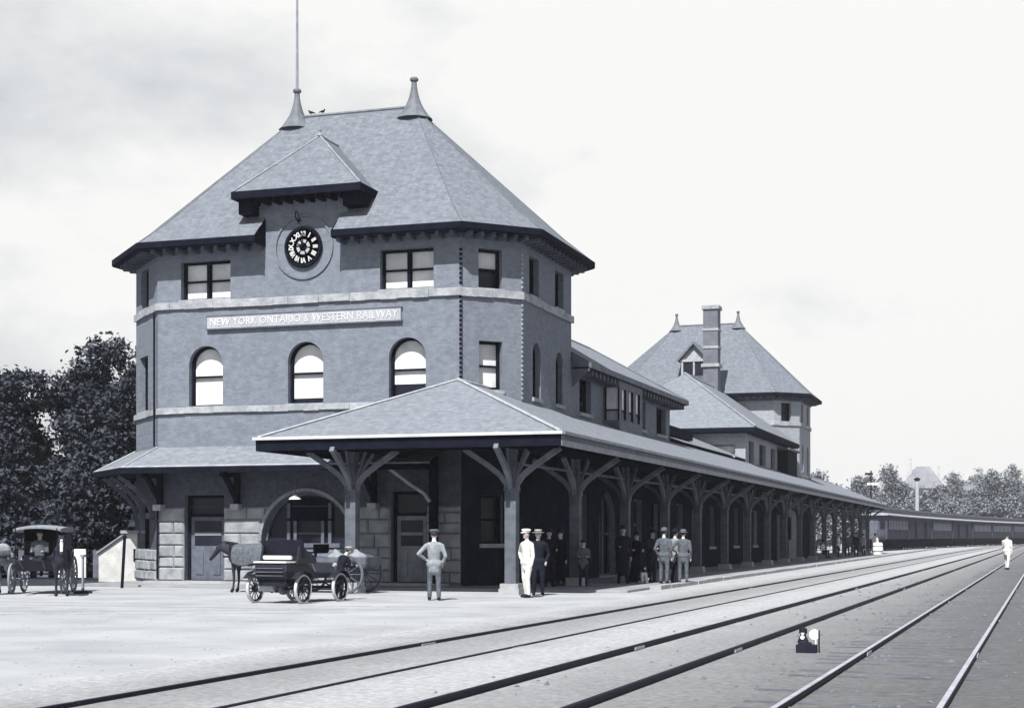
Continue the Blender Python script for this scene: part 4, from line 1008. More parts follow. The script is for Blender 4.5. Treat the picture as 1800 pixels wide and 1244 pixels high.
# farther along the platform
FR = 'people waiting far along the platform'
person((-13.75, 113.5, .07), 60, 1.66, cloth_w, cloth_d, 'slouch', cloth_d, ('down', 'down'), group=FR, voxel=.03, seat=True, label='first distant waiting figure, seated and dressed in white')
person((-13.3, 119.0, .07), 80, 1.70, cloth_w, cloth_n, 'cap', cloth_d, ('fwd', 'down'), group=FR, voxel=.03, lean=.6, label='distant man in a bright white shirt bending between two canopy posts')
person((-13.0, 122.5, .07), 0, 1.70, cloth_g, cloth_n, 'slouch', cloth_n, ('down', 'down'), group=FR, voxel=.03, label='distant figure in grey past the man in the bright shirt')
person((-12.7, 126.2, .07), 30, 1.80, cloth_d, cloth_d, 'bowler', leather, ('down', 'down'), group=FR, voxel=.03, label='tall distant figure in black among the last canopy posts')
person((-12.5, 130.0, .07), -40, 1.72, cloth_l, cloth_n, 'slouch', cloth_d, ('fwd', 'down'), group=FR, voxel=.03, label='distant figure in a pale jacket beside the last canopy posts')
person((-12.0, 135.0, .07), 200, 1.74, cloth_w, cloth_n, 'bowler', leather, ('down', 'down'), group=FR, voxel=.03, label='farthest waiting figure, white shirt, just beyond the canopy by the pale drum')
person((-.80, 80.5, .02), 160, 1.72, cloth_w, cloth_w, 'none', straw, ('down', 'fwd'), .45, label='man dressed in white stepping across the nearest track, far right', voxel=.025)

# dog sitting by the group
def quad(name, prims, mats, loc, rz, label, cat, voxel=.02, s=1, **kw):
    T = thing(name, loc, math.radians(rz), label=label, cat=cat); sculpt('body', prims, mats, T, voxel); T.scale = (s, s, s); return T
quad('dog', [('c', (0, .16, .13), (0, -.04, .36), .125, .105, 1), ('c', (0, -.04, .36), (0, -.12, .47), .085, .075, 0), ('e', (0, -.15, .53), (.072, .08, .075), 0), ('c', (0, -.20, .51), (0, -.28, .49), .042, .030, 1),
     ('c', (-.07, -.10, .56), (-.10, -.10, .49), .022, .014, 0), ('c', (.07, -.10, .56), (.10, -.10, .49), .022, .014, 0),
     ('c', (-.07, -.10, .30), (-.075, -.14, .05), .045, .028, 1), ('c', (.07, -.10, .30), (.075, -.14, .05), .045, .028, 1), ('c', (-.075, -.15, .03), (-.075, -.20, .028), .03, .026, 1), ('c', (.075, -.15, .03), (.075, -.20, .028), .03, .026, 1),
     ('c', (-.12, .18, .14), (-.15, .0, .15), .075, .055, 0), ('c', (.12, .18, .14), (.15, .0, .15), .075, .055, 1), ('c', (-.15, .02, .12), (-.13, .08, .04), .04, .03, 1), ('c', (.15, .02, .12), (.13, .08, .04), .04, .03, 1),
     ('c', (-.13, .08, .03), (-.14, -.04, .03), .03, .028, 1), ('c', (.13, .08, .03), (.14, -.04, .03), .03, .028, 1), ('c', (0, .26, .08), (.12, .40, .04), .028, .015, 0)],
     [leather, cloth_w], (-12.12, 50.9, .07), 25, 'small black and white dog sitting at the feet of the talking group', 'dog', .013)

def horse(loc, rz, coat, label, blanket=None, blaze=False, headz=0.0, s=1.0):
    """faces -Y locally"""
    P = [('c', (0, .55, 1.18), (0, -.38, 1.16), .29, .27, 0), ('e', (0, .66, 1.22), (.27, .33, .31), 0), ('e', (0, -.50, 1.14), (.25, .30, .33), 0),
         ('c', (0, -.62, 1.25), (0, -1.02, 1.60+headz), .20, .115, 0), ('c', (0, -.98, 1.66+headz), (0, -1.12, 1.58+headz), .115, .10, 0), ('c', (0, -1.10, 1.60+headz), (0, -1.40, 1.28+headz), .095, .058, 0),
         ('e', (0, -1.43, 1.25+headz), (.062, .06, .06), 0),
         ('c', (-.06, -.98, 1.76+headz), (-.075, -.99, 1.86+headz), .028, .012, 0), ('c', (.06, -.98, 1.76+headz), (.075, -.99, 1.86+headz), .028, .012, 0),
         ('c', (0, -.50, 1.50), (0, -.93, 1.78+headz), .05, .04, 1)]
    if blaze: P.append(('c', (0, -1.16, 1.64+headz), (0, -1.41, 1.34+headz), .045, .034, 2))
    for sd in (-1, 1):
        x = sd*.16
        P += [('c', (x, -.52, 1.05), (x, -.54, .66), .12, .062, 0), ('c', (x, -.54, .66), (x, -.53, .36), .055, .040, 0), ('c', (x, -.53, .36), (x, -.56, .14), .040, .036, 0), ('c', (x, -.56, .10), (x, -.60, .05), .05, .062, 1)]
        P += [('c', (x, .68, 1.10), (x, .58, .78), .19, .10, 0), ('c', (x, .58, .78), (x, .84, .52), .085, .050, 0), ('c', (x, .84, .52), (x, .80, .15), .045, .036, 0), ('c', (x, .80, .10), (x, .77, .05), .05, .062, 1)]
    P += [('c', (0, .93, 1.36), (0, 1.08, 1.15), .05, .06, 1), ('c', (0, 1.08, 1.15), (0, 1.10, .62), .065, .03, 1)]
    T = thing('horse', loc, math.radians(rz), label=label, cat='horse'); sculpt('body', P, [coat, leather, cloth_w], T, .028)
    if blanket is not None:
        b = MB(); n = 11; ys = [-.55, -.3, 0, .3, .62, .9]
        def sec(y, k):
            t = -1+2*k/(n-1); a = t*2.0; hang = .36+.10*math.sin(y*7+t*3); yy = y
            r = .34+.02*math.sin(3*y+5*t)
            if abs(a) < PI/2: return (r*math.sin(a), yy, 1.19+r*math.cos(a)*.98)
            return (math.copysign(r+.03*math.sin(9*y), a), yy, 1.19-(abs(a)-PI/2)*hang/.43)
        vs = [sec(y, k) for y in ys for k in range(n)]; fs = [(i*n+k, i*n+k+1, (i+1)*n+k+1, (i+1)*n+k) for i in range(len(ys)-1) for k in range(n-1)]
        b.add(vs, fs); o = b.build('blanket', blanket, T, smooth=True, recalc=False); m = o.modifiers.new('s', 'SOLIDIFY'); m.thickness = .02; m2 = o.modifiers.new('u', 'SUBSURF'); m2.levels = 1; m2.render_levels = 1
    b = MB(); b.tube([(.2, -.66, 1.35), (0, -.74, 1.52), (-.2, -.66, 1.35), (-.22, -.62, 1.05), (0, -.70, .92), (.22, -.62, 1.05), (.2, -.66, 1.35)], .035, 6)
    b.tube([(.10, -1.18, 1.60+headz), (0, -1.24, 1.63+headz), (-.10, -1.18, 1.60+headz), (0, -1.13, 1.46+headz), (.10, -1.18, 1.60+headz)], .012, 5)
    b.tube([(.27, -.6, 1.15), (.30, .1, 1.1), (.32, .9, 1.05)], .02, 5); b.tube([(-.27, -.6, 1.15), (-.30, .1, 1.1), (-.32, .9, 1.05)], .02, 5); b.build('harness', leather, T)
    T.scale = (s, s, s)
    return T

# ================================================================== VEHICLES
def wheel(T, c, R, axis_dir=0, spokes=12, rimm=lacquer, tyrem=tyre, w=.05, name='wheel'):
    """spoked wheel whose axle points along local x"""
    b = MB(); b.lathe([(R-.075, -w*.45), (R-.035, -w*.5), (R-.035, w*.5), (R-.075, w*.45), (R-.075, -w*.45)], c, 32, 'x'); wobj = b.build(name, rimm, T)
    b = MB(); tw = w*.62; b.lathe([(R-.04, -tw), (R-.012, -tw*.9), (R, -tw*.4), (R, tw*.4), (R-.012, tw*.9), (R-.04, tw), (R-.04, -tw)], c, 36, 'x'); b.build('tyre', tyrem, wobj)
    b = MB(); c = Vector(c)
    for k in range(spokes):
        a = 2*PI*k/spokes; b.tube([c+Vector((0, .05*math.cos(a), .05*math.sin(a))), c+Vector((0, (R-.06)*math.cos(a), (R-.06)*math.sin(a)))], .014, 5)
    b.lathe([(.03, -.10), (.06, -.07), (.065, 0), (.06, .07), (.03, .10)], c, 12, 'x'); b.build('spokes', rimm, wobj)
    return wobj
# early motor car, front towards local +Y
AU = thing('motor_car', (-17.42, 34.55, 0), math.radians(-7), label='open early motor car with white-tyred wheels parked before the station, seen from behind', cat='motor car')
R = .36
for x, y in ((-.70, 0), (.70, 0), (-.70, 1.72), (.70, 1.72)): wheel(AU, (x, y, R), R, w=.065)
b = MB()
b.prism([(-.46, -.34, .60), (-.44, -.40, .80), (-.46, -.36, 1.0), (-.46, .55, 1.0), (-.46, 1.0, .74), (-.46, 1.9, .74), (-.46, 1.98, .98), (-.46, 2.03, .98), (-.46, 2.02, .60)], (.92, 0, 0))
o = b.build('body', lacquer, AU); m = o.modifiers.new('b', 'BEVEL'); m.width = .025; m.segments = 2
b = MB()
for z in (.68, .77, .86): b.box((-.40, -.425, z), (.40, -.38, z+.018))
b.build('louvres', trimmid, AU)
b = MB(); b.box((-.47, -.40, 1.0), (.47, .16, 1.035)); b.build('deck_lid', white, AU)
b = MB(); n = 8; vs = []
for i in range(n+1):
    t = -1+2*i/n; x = t*.58; y = .12+.10*(t*t)
    zt = 1.56-.05*t*t*t*t
    vs += [(x, y, 1.12), (x*1.03, y-.10, zt), (x, y+.07, 1.12), (x*1.03, y-.02, zt+.01)]
fs = []
for i in range(n): k = 4*i; fs += [(k, k+4, k+5, k+1), (k+2, k+3, k+7, k+6), (k+1, k+5, k+7, k+3), (k, k+2, k+6, k+4)]
fs += [(0, 1, 3, 2), (4*n, 4*n+2, 4*n+3, 4*n+1)]
b.add(vs, fs); b.build('seat_back', leather, AU)
for sx in (-1, 1):
    b = MB(); b.prism([(sx*.50, -.02, .98), (sx*.50, .85, .98), (sx*.50, .80, 1.14), (sx*.50, .45, 1.28), (sx*.50, .10, 1.42)], (sx*.06, 0, 0)); b.build('side_panel', lacquer, AU)
b = MB(); b.box((-.40, -.30, .44), (.40, .55, .60)); b.build('undertray', steel, AU)
b = MB(); b.box((-.49, .10, 1.0), (.49, .72, 1.16)); o = b.build('seat', leather, AU); m = o.modifiers.new('b', 'BEVEL'); m.width = .04; m.segments = 2
b = MB(); b.tube([(-.42, -.02, 1.125), (.38, -.02, 1.125)], .05, 10); b.build('rolled_rug', white, AU)
b = MB()
for y in (0, 1.72): b.tube([(-.70, y, R), (.70, y, R)], .03, 8)
b.bar((-.32, -.3, .50), (-.32, 2.0, .50), .06, .08); b.bar((.32, -.3, .50), (.32, 2.0, .50), .06, .08)
for x in (-.46, .46):
    for y in (0, 1.72): b.tube([(x, y-.42, .52), (x, y-.2, .43), (x, y, .40), (x, y+.2, .43), (x, y+.42, .52)], .022, 6)
b.build('chassis', lacquer, AU)
b = MB(); b.lathe([(.11, -.22), (.13, -.18), (.13, .18), (.11, .22)], (-.25, -.12, .42), 14, 'x'); b.build('silencer', lead, AU)
b = MB(); b.lathe([(.16, -.06), (.17, 0), (.16, .06)], (.12, .02, .38), 16, 'x'); b.build('sprocket', trimmid, AU)
for sx in (-1, 1):
    for y in (0, 1.72):
        b = MB(); b.tube([(sx*.70, y-.40, .62), (sx*.70, y-.2, .76), (sx*.70, y, .80), (sx*.70, y+.2, .76), (sx*.70, y+.40, .60)], .012, 6)
        for k, (ya_, za) in enumerate(((-.40, .62), (-.2, .76), (0, .80), (.2, .76))):
            yb_, zb = ((-.2, .76), (0, .80), (.2, .76), (.40, .60))[k]; b.bar((sx*.70, y+ya_, za), (sx*.70, y+yb_, zb), .17, .012)
        b.build('mudguard', lacquer, AU)
b = MB(); b.tube([(.1, 1.5, .75), (.1, 1.2, 1.15), (.1, .95, 1.25), (-.15, .9, 1.26)], .018, 6); b.build('tiller', lead, AU)
for sx in (-1, 1):
    b = MB(); b.lathe([(.03, .08), (.05, .05), (.06, 0), (.04, -.04)], (sx*.52, 1.75, .92), 12, 'y'); b.build('lamp', lead, AU)
person((-16.85, 36.85, 0), 150, 1.38, cloth_d, cloth_d, 'cap', cloth_l, ('fwd', 'fwd'), label='boy in dark clothes and pale cap leaning over beside the motor car', stoop=.7, collar=True)

# horse under a blanket and its delivery wagon
horse((-21.55, 41.0, 0), -90, horse_d, 'dark horse facing left with a grey blanket on its back, beyond the motor car', blanket=cloth_g, headz=-.22, s=.95)
WG = thing('delivery_wagon', (-19.2, 41.5, 0), math.radians(90), label='grey spring wagon with loose sacks standing behind the motor car and left canopy post', cat='wagon')
for x in (-.7, .7):
    wheel(WG, (x, .95, .46), .46, rimm=trimmid, tyrem=trimmid); wheel(WG, (x, -.75, .56), .56, rimm=trimmid, tyrem=trimmid)
b = MB(); b.box((-.55, -1.3, .78), (.55, 1.1, .84)); b.box((-.57, -1.3, .84), (-.53, 1.1, 1.05)); b.box((.53, -1.3, .84), (.57, 1.1, 1.05)); b.box((-.53, -1.32, .84), (.53, -1.28, 1.05)); b.build('wagon_bed', trimmid, WG)
b = MB(); b.box((-.5, .35, 1.15), (.5, .75, 1.20)); b.box((-.5, .33, 1.20), (.5, .37, 1.42)); b.box((-.03, .5, .84), (.03, .56, 1.15)); b.build('seat', trimdark, WG)
b = MB()
for y in (.95, -.75): b.tube([(-.7, y, .50), (.7, y, .50)], .03, 6); b.tube([(-.35, y-.35, .74), (-.35, y, .62), (-.35, y+.35, .74)], .02, 5); b.tube([(.35, y-.35, .74), (.35, y, .62), (.35, y+.35, .74)], .02, 5)
b.tube([(-.35, 1.1, .75), (-.32, 2.0, .95), (-.32, 3.4, 1.05)], .03, 6); b.tube([(.35, 1.1, .75), (.32, 2.0, .95), (.32, 3.4, 1.05)], .03, 6); b.build('shafts', trimmid, WG)
for k, (x, y, r) in enumerate(((-.2, -.9, .26), (.22, -.6, .24), (-.1, -.2, .25))):
    o = sculpt('sack', [('e', (x, y, 1.0), (r, r*1.2, r*.75), 0), ('c', (x, y, 1.1), (x+.12, y+.1, 1.22), r*.5, .07, 0)], [cloth_m if k != 1 else cloth_g], None, .03)
    o.location = WG.location+Vector((0, 0, 0)); o.rotation_euler = WG.rotation_euler
    tag(o, ('plump grey sack lying at the tail of the spring wagon', 'darker sack lying in the middle of the spring wagon', 'grey sack lying nearest the seat of the spring wagon')[k], 'sack', 'sacks lying on the spring wagon')

# surrey with a roof, at the left edge
SU = thing('surrey', (-27.1, 38.7, 0), math.radians(203), label='canopy-topped horse-drawn surrey standing under the trees at the far left', cat='carriage')
for x in (-.72, .72):
    wheel(SU, (x, .75, .44), .44, rimm=trimlight, tyrem=cloth_m); wheel(SU, (x, -.75, .54), .54, rimm=trimlight, tyrem=cloth_m)
b = MB(); b.prism([(-.52, -1.05, .66), (-.52, 1.15, .66), (-.52, 1.3, .98), (-.52, 1.1, .82), (-.52, .35, .80), (-.52, .3, .98), (-.52, -1.05, 1.0)], (1.04, 0, 0)); b.build('body', lacquer, SU)
b = MB()
for y in (-.55, .35): b.box((-.48, y-.25, .98), (.48, y+.22, 1.10)); b.bar((-.48, y-.25, 1.3), (.48, y-.25, 1.3), .06, .42)
b.build('seats', leather, SU)
b = MB(); n = 8; vs = []; fs = []
for i in range(n+1):
    t = -1+2*i/n; y = t*.95-.1
    for j in range(n+1):
        q = -1+2*j/n; vs.append((q*.66, y, 1.98-.07*q*q-.06*t*t))
for i in range(n):
    for j in range(n): k = i*(n+1)+j; fs.append((k, k+1, k+n+2, k+n+1))
b.add(vs, fs); o = b.build('canopy_top', cloth_m, SU, recalc=False); m = o.modifiers.new('s', 'SOLIDIFY'); m.thickness = .05
b = MB()
for i in range(40):
    for sx in (-.66, .66): y = -1.05+i*1.9/39; b.bar((sx, y, 1.86), (sx, y, 1.78-.02*(i % 2)), .035, .006, (1, 0, 0))
b.build('fringe', cloth_m, SU)
for x in (-.58, .58):
    for y in (-1.0, .95):
        b = MB(); b.tube([(x, y, .95), (x, y, 1.88)], .018, 6); b.build('roof_post', trimdark, SU)
b = MB(); b.box((-.57, -1.06, .95), (.57, -1.03, 1.86)); b.box((-.60, -1.03, 1.0), (-.57, -.2, 1.86)); b.box((.57, -1.03, 1.0), (.60, -.2, 1.86)); b.build('side_curtain_and_added_back', leather, SU)  # rear panel added to keep the surrey's interior dark
b = MB(); b.tube([(-.7, .75, .44), (.7, .75, .44)], .03, 6); b.tube([(-.7, -.75, .54), (.7, -.75, .54)], .03, 6); b.tube([(-.3, 1.0, .65), (-.32, 1.6, .95), (-.3, 3.0, 1.05)], .03, 6); b.tube([(.3, 1.0, .65), (.32, 1.6, .95), (.3, 3.0, 1.05)], .03, 6); b.build('running_gear', trimmid, SU)
person((-26.97, 38.35, .50), 23, 1.70, cloth_g, cloth_n, 'slouch', cloth_d, ('fwd', 'fwd'), seat=True, label='coachman in grey sitting beneath the surrey roof')
horse((-25.45, 37.2, 0), 34, horse_d, 'dark horse with a white blaze harnessed beside the surrey, facing the viewer', blaze=True, s=.93)
horse((-27.75, 37.3, 0), 14, horse_g, 'pale grey horse standing at the very left edge, facing the viewer', s=.95, headz=-.25)
HP = thing('hitching_post', (-25.9, 38.9, 0), world=True, label='slim pale hitching post beside the blazed horse', cat='post')
b = MB(); b.box((-25.93, 38.87, 0), (-25.87, 38.93, 1.05)); b.box((-25.96, 38.84, 1.05), (-25.84, 38.96, 1.12)); b.build('shaft', trimlight, HP)
b = MB(); b.lathe([(.28, 0), (.26, .05), (.08, .08)], (-25.9, 38.9, 0), 14); b.build('foot', steel, HP)
# white shed with a capped roof, beside the building
SHD = thing('small_shed', (-30.6, 49.3, 0), world=True, label='small white shed with a capped sloping roof beside the station corner', cat='shed')
b = MB(); b.prism([(-31.7, 48.6, 0), (-29.9, 48.6, 0), (-29.9, 48.6, 1.75), (-30.5, 48.6, 1.75), (-31.7, 48.6, 1.05)], (0, 1.6, 0)); b.build('wall', mat('limewash', (.50, .51, .50), (.38, .39, .40), 2.5, bump=.4, bscale=9), SHD)
b = MB(); b.prism([(-31.75, 48.5, 1.07), (-30.6, 48.5, 1.76), (-30.6, 48.5, 1.70), (-31.75, 48.5, 1.0)], (0, 1.8, 0)); b.box((-30.7, 48.45, 1.75), (-29.7, 50.25, 1.86)); b.build('roof', trimlight, SHD)
b = MB(); b.box((-30.25, 48.57, .75), (-29.97, 48.6, 1.2)); b.build('hatch', trimdark, SHD)
PO = thing('yard_pole', (-27.3, 43.2, 0), world=True, label='thin dark pole leaning in front of the white shed', cat='pole')
b = MB(); b.tube([(-27.32, 43.2, 0), (-27.22, 43.2, 1.62)], .05, 8); b.build('shaft', trimdark, PO); b = MB(); b.lathe([(.08, 0), (.06, .05), (.02, .08)], (-27.22, 43.2, 1.6), 10); b.build('cap', trimdark, PO)
# white gate posts and fence panels glimpsed beneath the trees
FN = thing('board_fence', (-33.6, 50.4, 0), world=True, label='white board fence glimpsed between the tree trunks', cat='fence')
for k in range(7):
    b = MB(); x = -36.4+k*.82; b.box((x, 50.4, .1), (x+.5, 50.46, 1.12+.05*(k % 2))); b.build('panel', white if k in (2, 3, 5) else trimmid, FN)
b = MB(); b.box((-36.4, 50.47, .4), (-31.0, 50.52, .5)); b.box((-36.4, 50.47, .9), (-31.0, 50.52, 1.0)); b.build('rail', trimdark, FN)
# platform cart with drum at the far end, birds on the ridge
BC = thing('pale_drum', (-11.6, 132.5, .12), world=True, label='pale round drum on the platform edge past the last canopy post', cat='drum')
b = MB(); b.lathe([(.40, .0), (.46, .3), (.47, .5), (.46, .7), (.40, 1.0), (.1, 1.02)], (-11.6, 132.5, .12), 20); b.build('shell', white, BC)
b = MB()
for z in (.3, .7): b.lathe([(.475, z-.03), (.475, z+.03)], (-11.6, 132.5, .12), 20)
b.build('hoop', trimmid, BC)
for k, x in enumerate((-24.15, -23.7)):
    B_ = quad('bird', [('e', (0, 0, .13), (.07, .13, .075), 0), ('e', (0, -.12, .22), (.045, .05, .045), 0), ('c', (0, -.16, .215), (0, -.20, .21), .012, .005, 0), ('c', (0, .12, .12), (0, .25, .09), .04, .02, 0), ('c', (.02, 0, .06), (.02, 0, 0), .01, .01, 0)],
              [steel], (x, 50.43, 16.66), 90 if k else -70, ('dark bird perched on the ridge nearest the flagpole', 'dark bird on the ridge, second from the flagpole')[k], 'bird', .02, .65)

# ================================================================== TREES
def tree(loc, h, blobs, label, m=leafd, leaf_=.16, n=9000, trunk_r=.22, group=None, seed=1, cat='tree', name='leafy_tree', low=None):
    """blobs: (dx, dy, z, rx, ry, rz) ellipsoids of foliage; leaves are small folded faces in clumps"""
    g = np.random.default_rng(seed); T = thing(name, loc, label=label, cat=cat, group=group)
    b = MB(); top = (0, 0, h*.7)
    pts = [(0, 0, 0), (.05*h*.2, 0, h*.2), (-.03*h*.3, .05, h*.42), (.04, 0, h*.75)]
    b.tube(pts, [trunk_r*1.35, trunk_r, trunk_r*.75, trunk_r*.25], 9)
    for k, bl in enumerate(blobs):
        z0 = h*(.25+.3*((k*37) % 10)/10); e = Vector(bl[:3]); s0 = Vector((0, 0, min(z0, e.z*.8))); mid = s0.lerp(e, .55)+Vector((0, 0, .05*h))
        b.tube([s0, mid, e], [trunk_r*.45, trunk_r*.28, trunk_r*.08], 6)
    b.build('trunk', bark, T)
    vol = np.array([bl[3]*bl[4]*bl[5] for bl in blobs])**.7; vol /= vol.sum()
    nc = n//26; cen = []
    for k, bl in enumerate(blobs):
        q = int(nc*vol[k])+1
        d = g.normal(size=(q, 3)); d /= np.linalg.norm(d, axis=1)[:, None]
        r = g.uniform(.45, 1.0, q)**.6; r *= g.uniform(.92, 1.10, q)
        cen.append(np.array(bl[:3])+d*r[:, None]*np.array(bl[3:6]))
    cen = np.concatenate(cen); 
    # twiggy clumps: leaves sit around drooping sprays
    sz = g.uniform(.6, 1.5, len(cen)); reps = np.maximum(8, (26*sz).astype(int)); idx = np.repeat(np.arange(len(cen)), reps)
    off = g.normal(size=(len(idx), 3))*np.array([1, 1, .55])*(leaf_*1.9*sz[idx])[:, None]
    c = cen[idx]+off; c[:, 2] = np.maximum(c[:, 2], .25)
    nrm = g.normal(size=c.shape); nrm[:, 2] = np.abs(nrm[:, 2])+.35; nrm /= np.linalg.norm(nrm, axis=1)[:, None]
    a = np.cross(nrm, g.normal(size=c.shape)); a /= np.linalg.norm(a, axis=1)[:, None]; q = np.cross(nrm, a)
    L = leaf_*g.uniform(.6, 1.3, len(c))[:, None]; Wd = L*g.uniform(.45, .75, len(c))[:, None]
    v = np.stack([c-a*L, c-q*Wd+nrm*L*.12, c+a*L*1.05, c+q*Wd+nrm*L*.12], 1).reshape(-1, 3)
    nf = len(c); me = bpy.data.meshes.new('crown'); me.vertices.add(nf*4); me.vertices.foreach_set('co', v.ravel())
    me.loops.add(nf*4); me.loops.foreach_set('vertex_index', np.arange(nf*4, dtype=np.int32)); me.polygons.add(nf)
    me.polygons.foreach_set('loop_start', np.arange(nf, dtype=np.int32)*4); me.polygons.foreach_set('loop_total', np.full(nf, 4, dtype=np.int32))
    me.materials.append(m); me.update(calc_edges=True); me.validate(); link('crown', me, T)
    return T
def blobs(seed, h, R, n=9, base=.25):
    g = random.Random(seed); r = []
    for k in range(n):
        t = k/(n-1); z = h*(base+(1-base-.13)*t); rr = R*(1-.62*t**1.6)*g.uniform(.6, 1.0); a = g.uniform(0, 6.28); d = R*.55*(1-t*.8)*g.uniform(.4, 1.1)
        r.append((d*math.cos(a), d*math.sin(a), z, rr*.62, rr*.62, h*.13*g.uniform(.8, 1.3)))
    return r
tree((-41.2, 62.5, 0), 10.4, blobs(3, 10.4, 4.0, 13, .22)+[(1.4, -.5, 9.9, .7, .7, .8), (2.8, 0, 9.2, .6, .8, .9), (3.0, -1, 6, 1.3, 1.6, 1.6), (2.8, -1, 7.7, 1.2, 1.2, 1.2)], 'tall dark tree touching the station tower, with ragged twigs above its crown', n=62000, seed=4, leaf_=.115, group='dark trees beside the station')
tree((-45.0, 61, 0), 9.0, blobs(5, 9.0, 4.4, 13, .22)+[(1.2, 0, 8.3, 2.2, 1.6, .9), (-1.4, 0, 8.5, 2.0, 1.6, .9)], 'dark broad tree at the left edge, one step out from the tallest tree', n=52000, seed=6, leaf_=.115, group='dark trees beside the station')
tree((-49.5, 63, 0), 10.0, blobs(9, 9.9, 4.0, 11, .22), 'dark tree rising at the very left edge of the picture', n=45000, seed=8, leaf_=.115, group='dark trees beside the station')
tree((-35.6, 54.0, 0), 5.4, blobs(12, 5.2, 3.0, 10, .12), 'low dark tree close behind the station skirt roof', n=32000, seed=11, leaf_=.11, group='dark trees beside the station')
tree((-40.6, 53.0, 0), 5.2, blobs(15, 5.0, 3.6, 11, .12), 'low drooping tree behind the surrey roof', n=32000, seed=14, leaf_=.11, group='dark trees beside the station')
for k in range(7):
    x = -50+k*2.6; tree((x-rnd.uniform(0, 1), 62+rnd.uniform(-1, 3), 0), 4.6, blobs(30+k, 4.6+rnd.uniform(-.5, 1), 3.0, 7, .1), 'dark undergrowth tree in the row behind the white board fence', n=9000, seed=40+k, leaf_=.18, trunk_r=.15, group='row of trees behind the white board fence')
for k, (x, y, h, R) in enumerate(((-30.5, 45.0, 1.0, .9),)):
    pass
tag(sheet('lawn', [(-120, 43.5), (-36, 41.8), (-29.5, 45.2), (-31, 60), (-31, 160), (-120, 160)], .01, grassm), kind='structure')
# trees beyond the station, along the line and on the hill
far = [(-23.5, 186, 9.3, 3.2), (-20.6, 184, 7.6, 2.6), (-19.0, 190, 6.4, 2.4),
       (-33, 330, 13.5, 5), (-29.5, 372, 19, 6.5), (-25.5, 345, 13, 5), (-21, 335, 10.5, 4.5), (-16, 360, 10.5, 5), (-10.5, 372, 12.5, 5.5), (-19.5, 400, 14.5, 6), (-5, 380, 13, 6), (1, 392, 14.5, 6), (-1.5, 350, 10, 5), (6, 410, 16, 7), (12, 420, 15, 7), (-37, 395, 17, 6), (-13, 470, 21, 8), (-3, 480, 22, 8), (8, 490, 22, 9), (-24, 380, 13, 6), (-15, 345, 9, 4.5), (-9, 340, 10, 5), (-4, 335, 10, 4.5), (2, 345, 12, 5), (7, 360, 13, 6), (-41, 420, 15, 6), (-30, 470, 22, 8), (-20, 490, 21, 8), (-8, 430, 17, 7), (2, 440, 18, 7), (-34.5, 300, 9, 4), (-29, 290, 9, 4), (-24, 300, 8, 4)]
names = ['ragged grey tree', 'rounded pale tree', 'bushy far tree', 'thin hazy tree']
gq = random.Random(5)
far += [(-40+k*3.3+gq.uniform(-1, 1), 385+gq.uniform(-25, 60), 0, 0) for k in range(19)]
far = [(x, y, h or (13+gq.uniform(-2, 4.5))*(1+(y-385)/500), R or gq.uniform(4.5, 6.5)) for x, y, h, R in far]
for k, (x, y, h, R) in enumerate(far):
    where = ['just past the far tower', 'just past the far tower, right of its taller neighbour', 'just past the far tower, lowest of three'][k] if k < 3 else None
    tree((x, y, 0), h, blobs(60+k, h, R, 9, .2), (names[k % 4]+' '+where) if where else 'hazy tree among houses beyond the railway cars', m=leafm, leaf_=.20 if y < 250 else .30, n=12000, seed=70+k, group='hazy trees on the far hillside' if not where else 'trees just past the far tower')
# hills
b = MB(); n = 60; vs = []; fs = []
for i in range(n+1):
    x = -420+i*9.5
    for j, (y, k) in enumerate(((520, 0), (640, .55), (900, 1.0), (1500, .9))):
        vs.append((x*(1+.25*j), y, -1+k*min(1, max(.12, (x+150)/140))*(21+7*math.sin(i*.21)+4*math.sin(i*.73+1)+(6 if j == 2 else 0))))
for i in range(n):
    for j in range(3): k = i*4+j; fs.append((k, k+4, k+5, k+1))
b.add(vs, fs); tag(b.build('hills', hillm, smooth=True), kind='structure')

# ================================================================== HOUSES BEYOND THE LINE
def house(loc, w, d, h, rh, label, chim=(), gable=True, wm=housewall, rm=houseroof, turret=False):
    T = thing('house', loc, label=label, cat='house', group='houses beyond the line')
    b = MB(); b.box((-w/2, 0, 0), (w/2, d, h))
    if gable: b.prism([(-w/2, .0, h), (w/2, .0, h), (0, .0, h+rh)], (0, d, 0))
    b.build('wall', wm, T)
    b = MB(); o_ = .5
    if gable:
        for s in (-1, 1): b.prism([(s*(w/2+o_), -o_, h-.35), (0, -o_, h+rh), (0, -o_, h+rh+.25), (s*(w/2+o_), -o_, h-.10)], (0, d+2*o_, 0))
    else:
        A = [(-w/2-o_, -o_, h), (w/2+o_, -o_, h), (w/2+o_, d+o_, h), (-w/2-o_, d+o_, h)]; r0 = (-w/2+d*.42, d/2, h+rh); r1 = (w/2-d*.42, d/2, h+rh)
        b.poly([A[0], A[1], r1, r0]); b.poly([A[1], A[2], r1]); b.poly([A[2], A[3], r0, r1]); b.poly([A[3], A[0], r0]); b.poly(A[::-1])
    rf_ = b.build('roof', rm, T)
    for (x, y, z0, z1) in chim:
        b = MB(); b.box((x-.3, y-.3, z0), (x+.3, y+.3, z1)); b.box((x-.38, y-.38, z1), (x+.38, y+.38, z1+.25)); b.build('chimney', housewall, rf_)
    nx = max(2, int(w/3))
    for i in range(nx):
        for z in ([h*.28, h*.66] if h > 6 else [h*.5]):
            x = -w/2+(i+.5)*w/nx; b = MB(); b.box((x-.55, -.06, z-.8), (x+.55, .02, z+.8)); wn = b.build('window', white, T)
            b = MB(); b.box((x-.43, -.08, z-.68), (x+.43, -.065, z+.68)); b.build('pane', glass, wn)
    return T
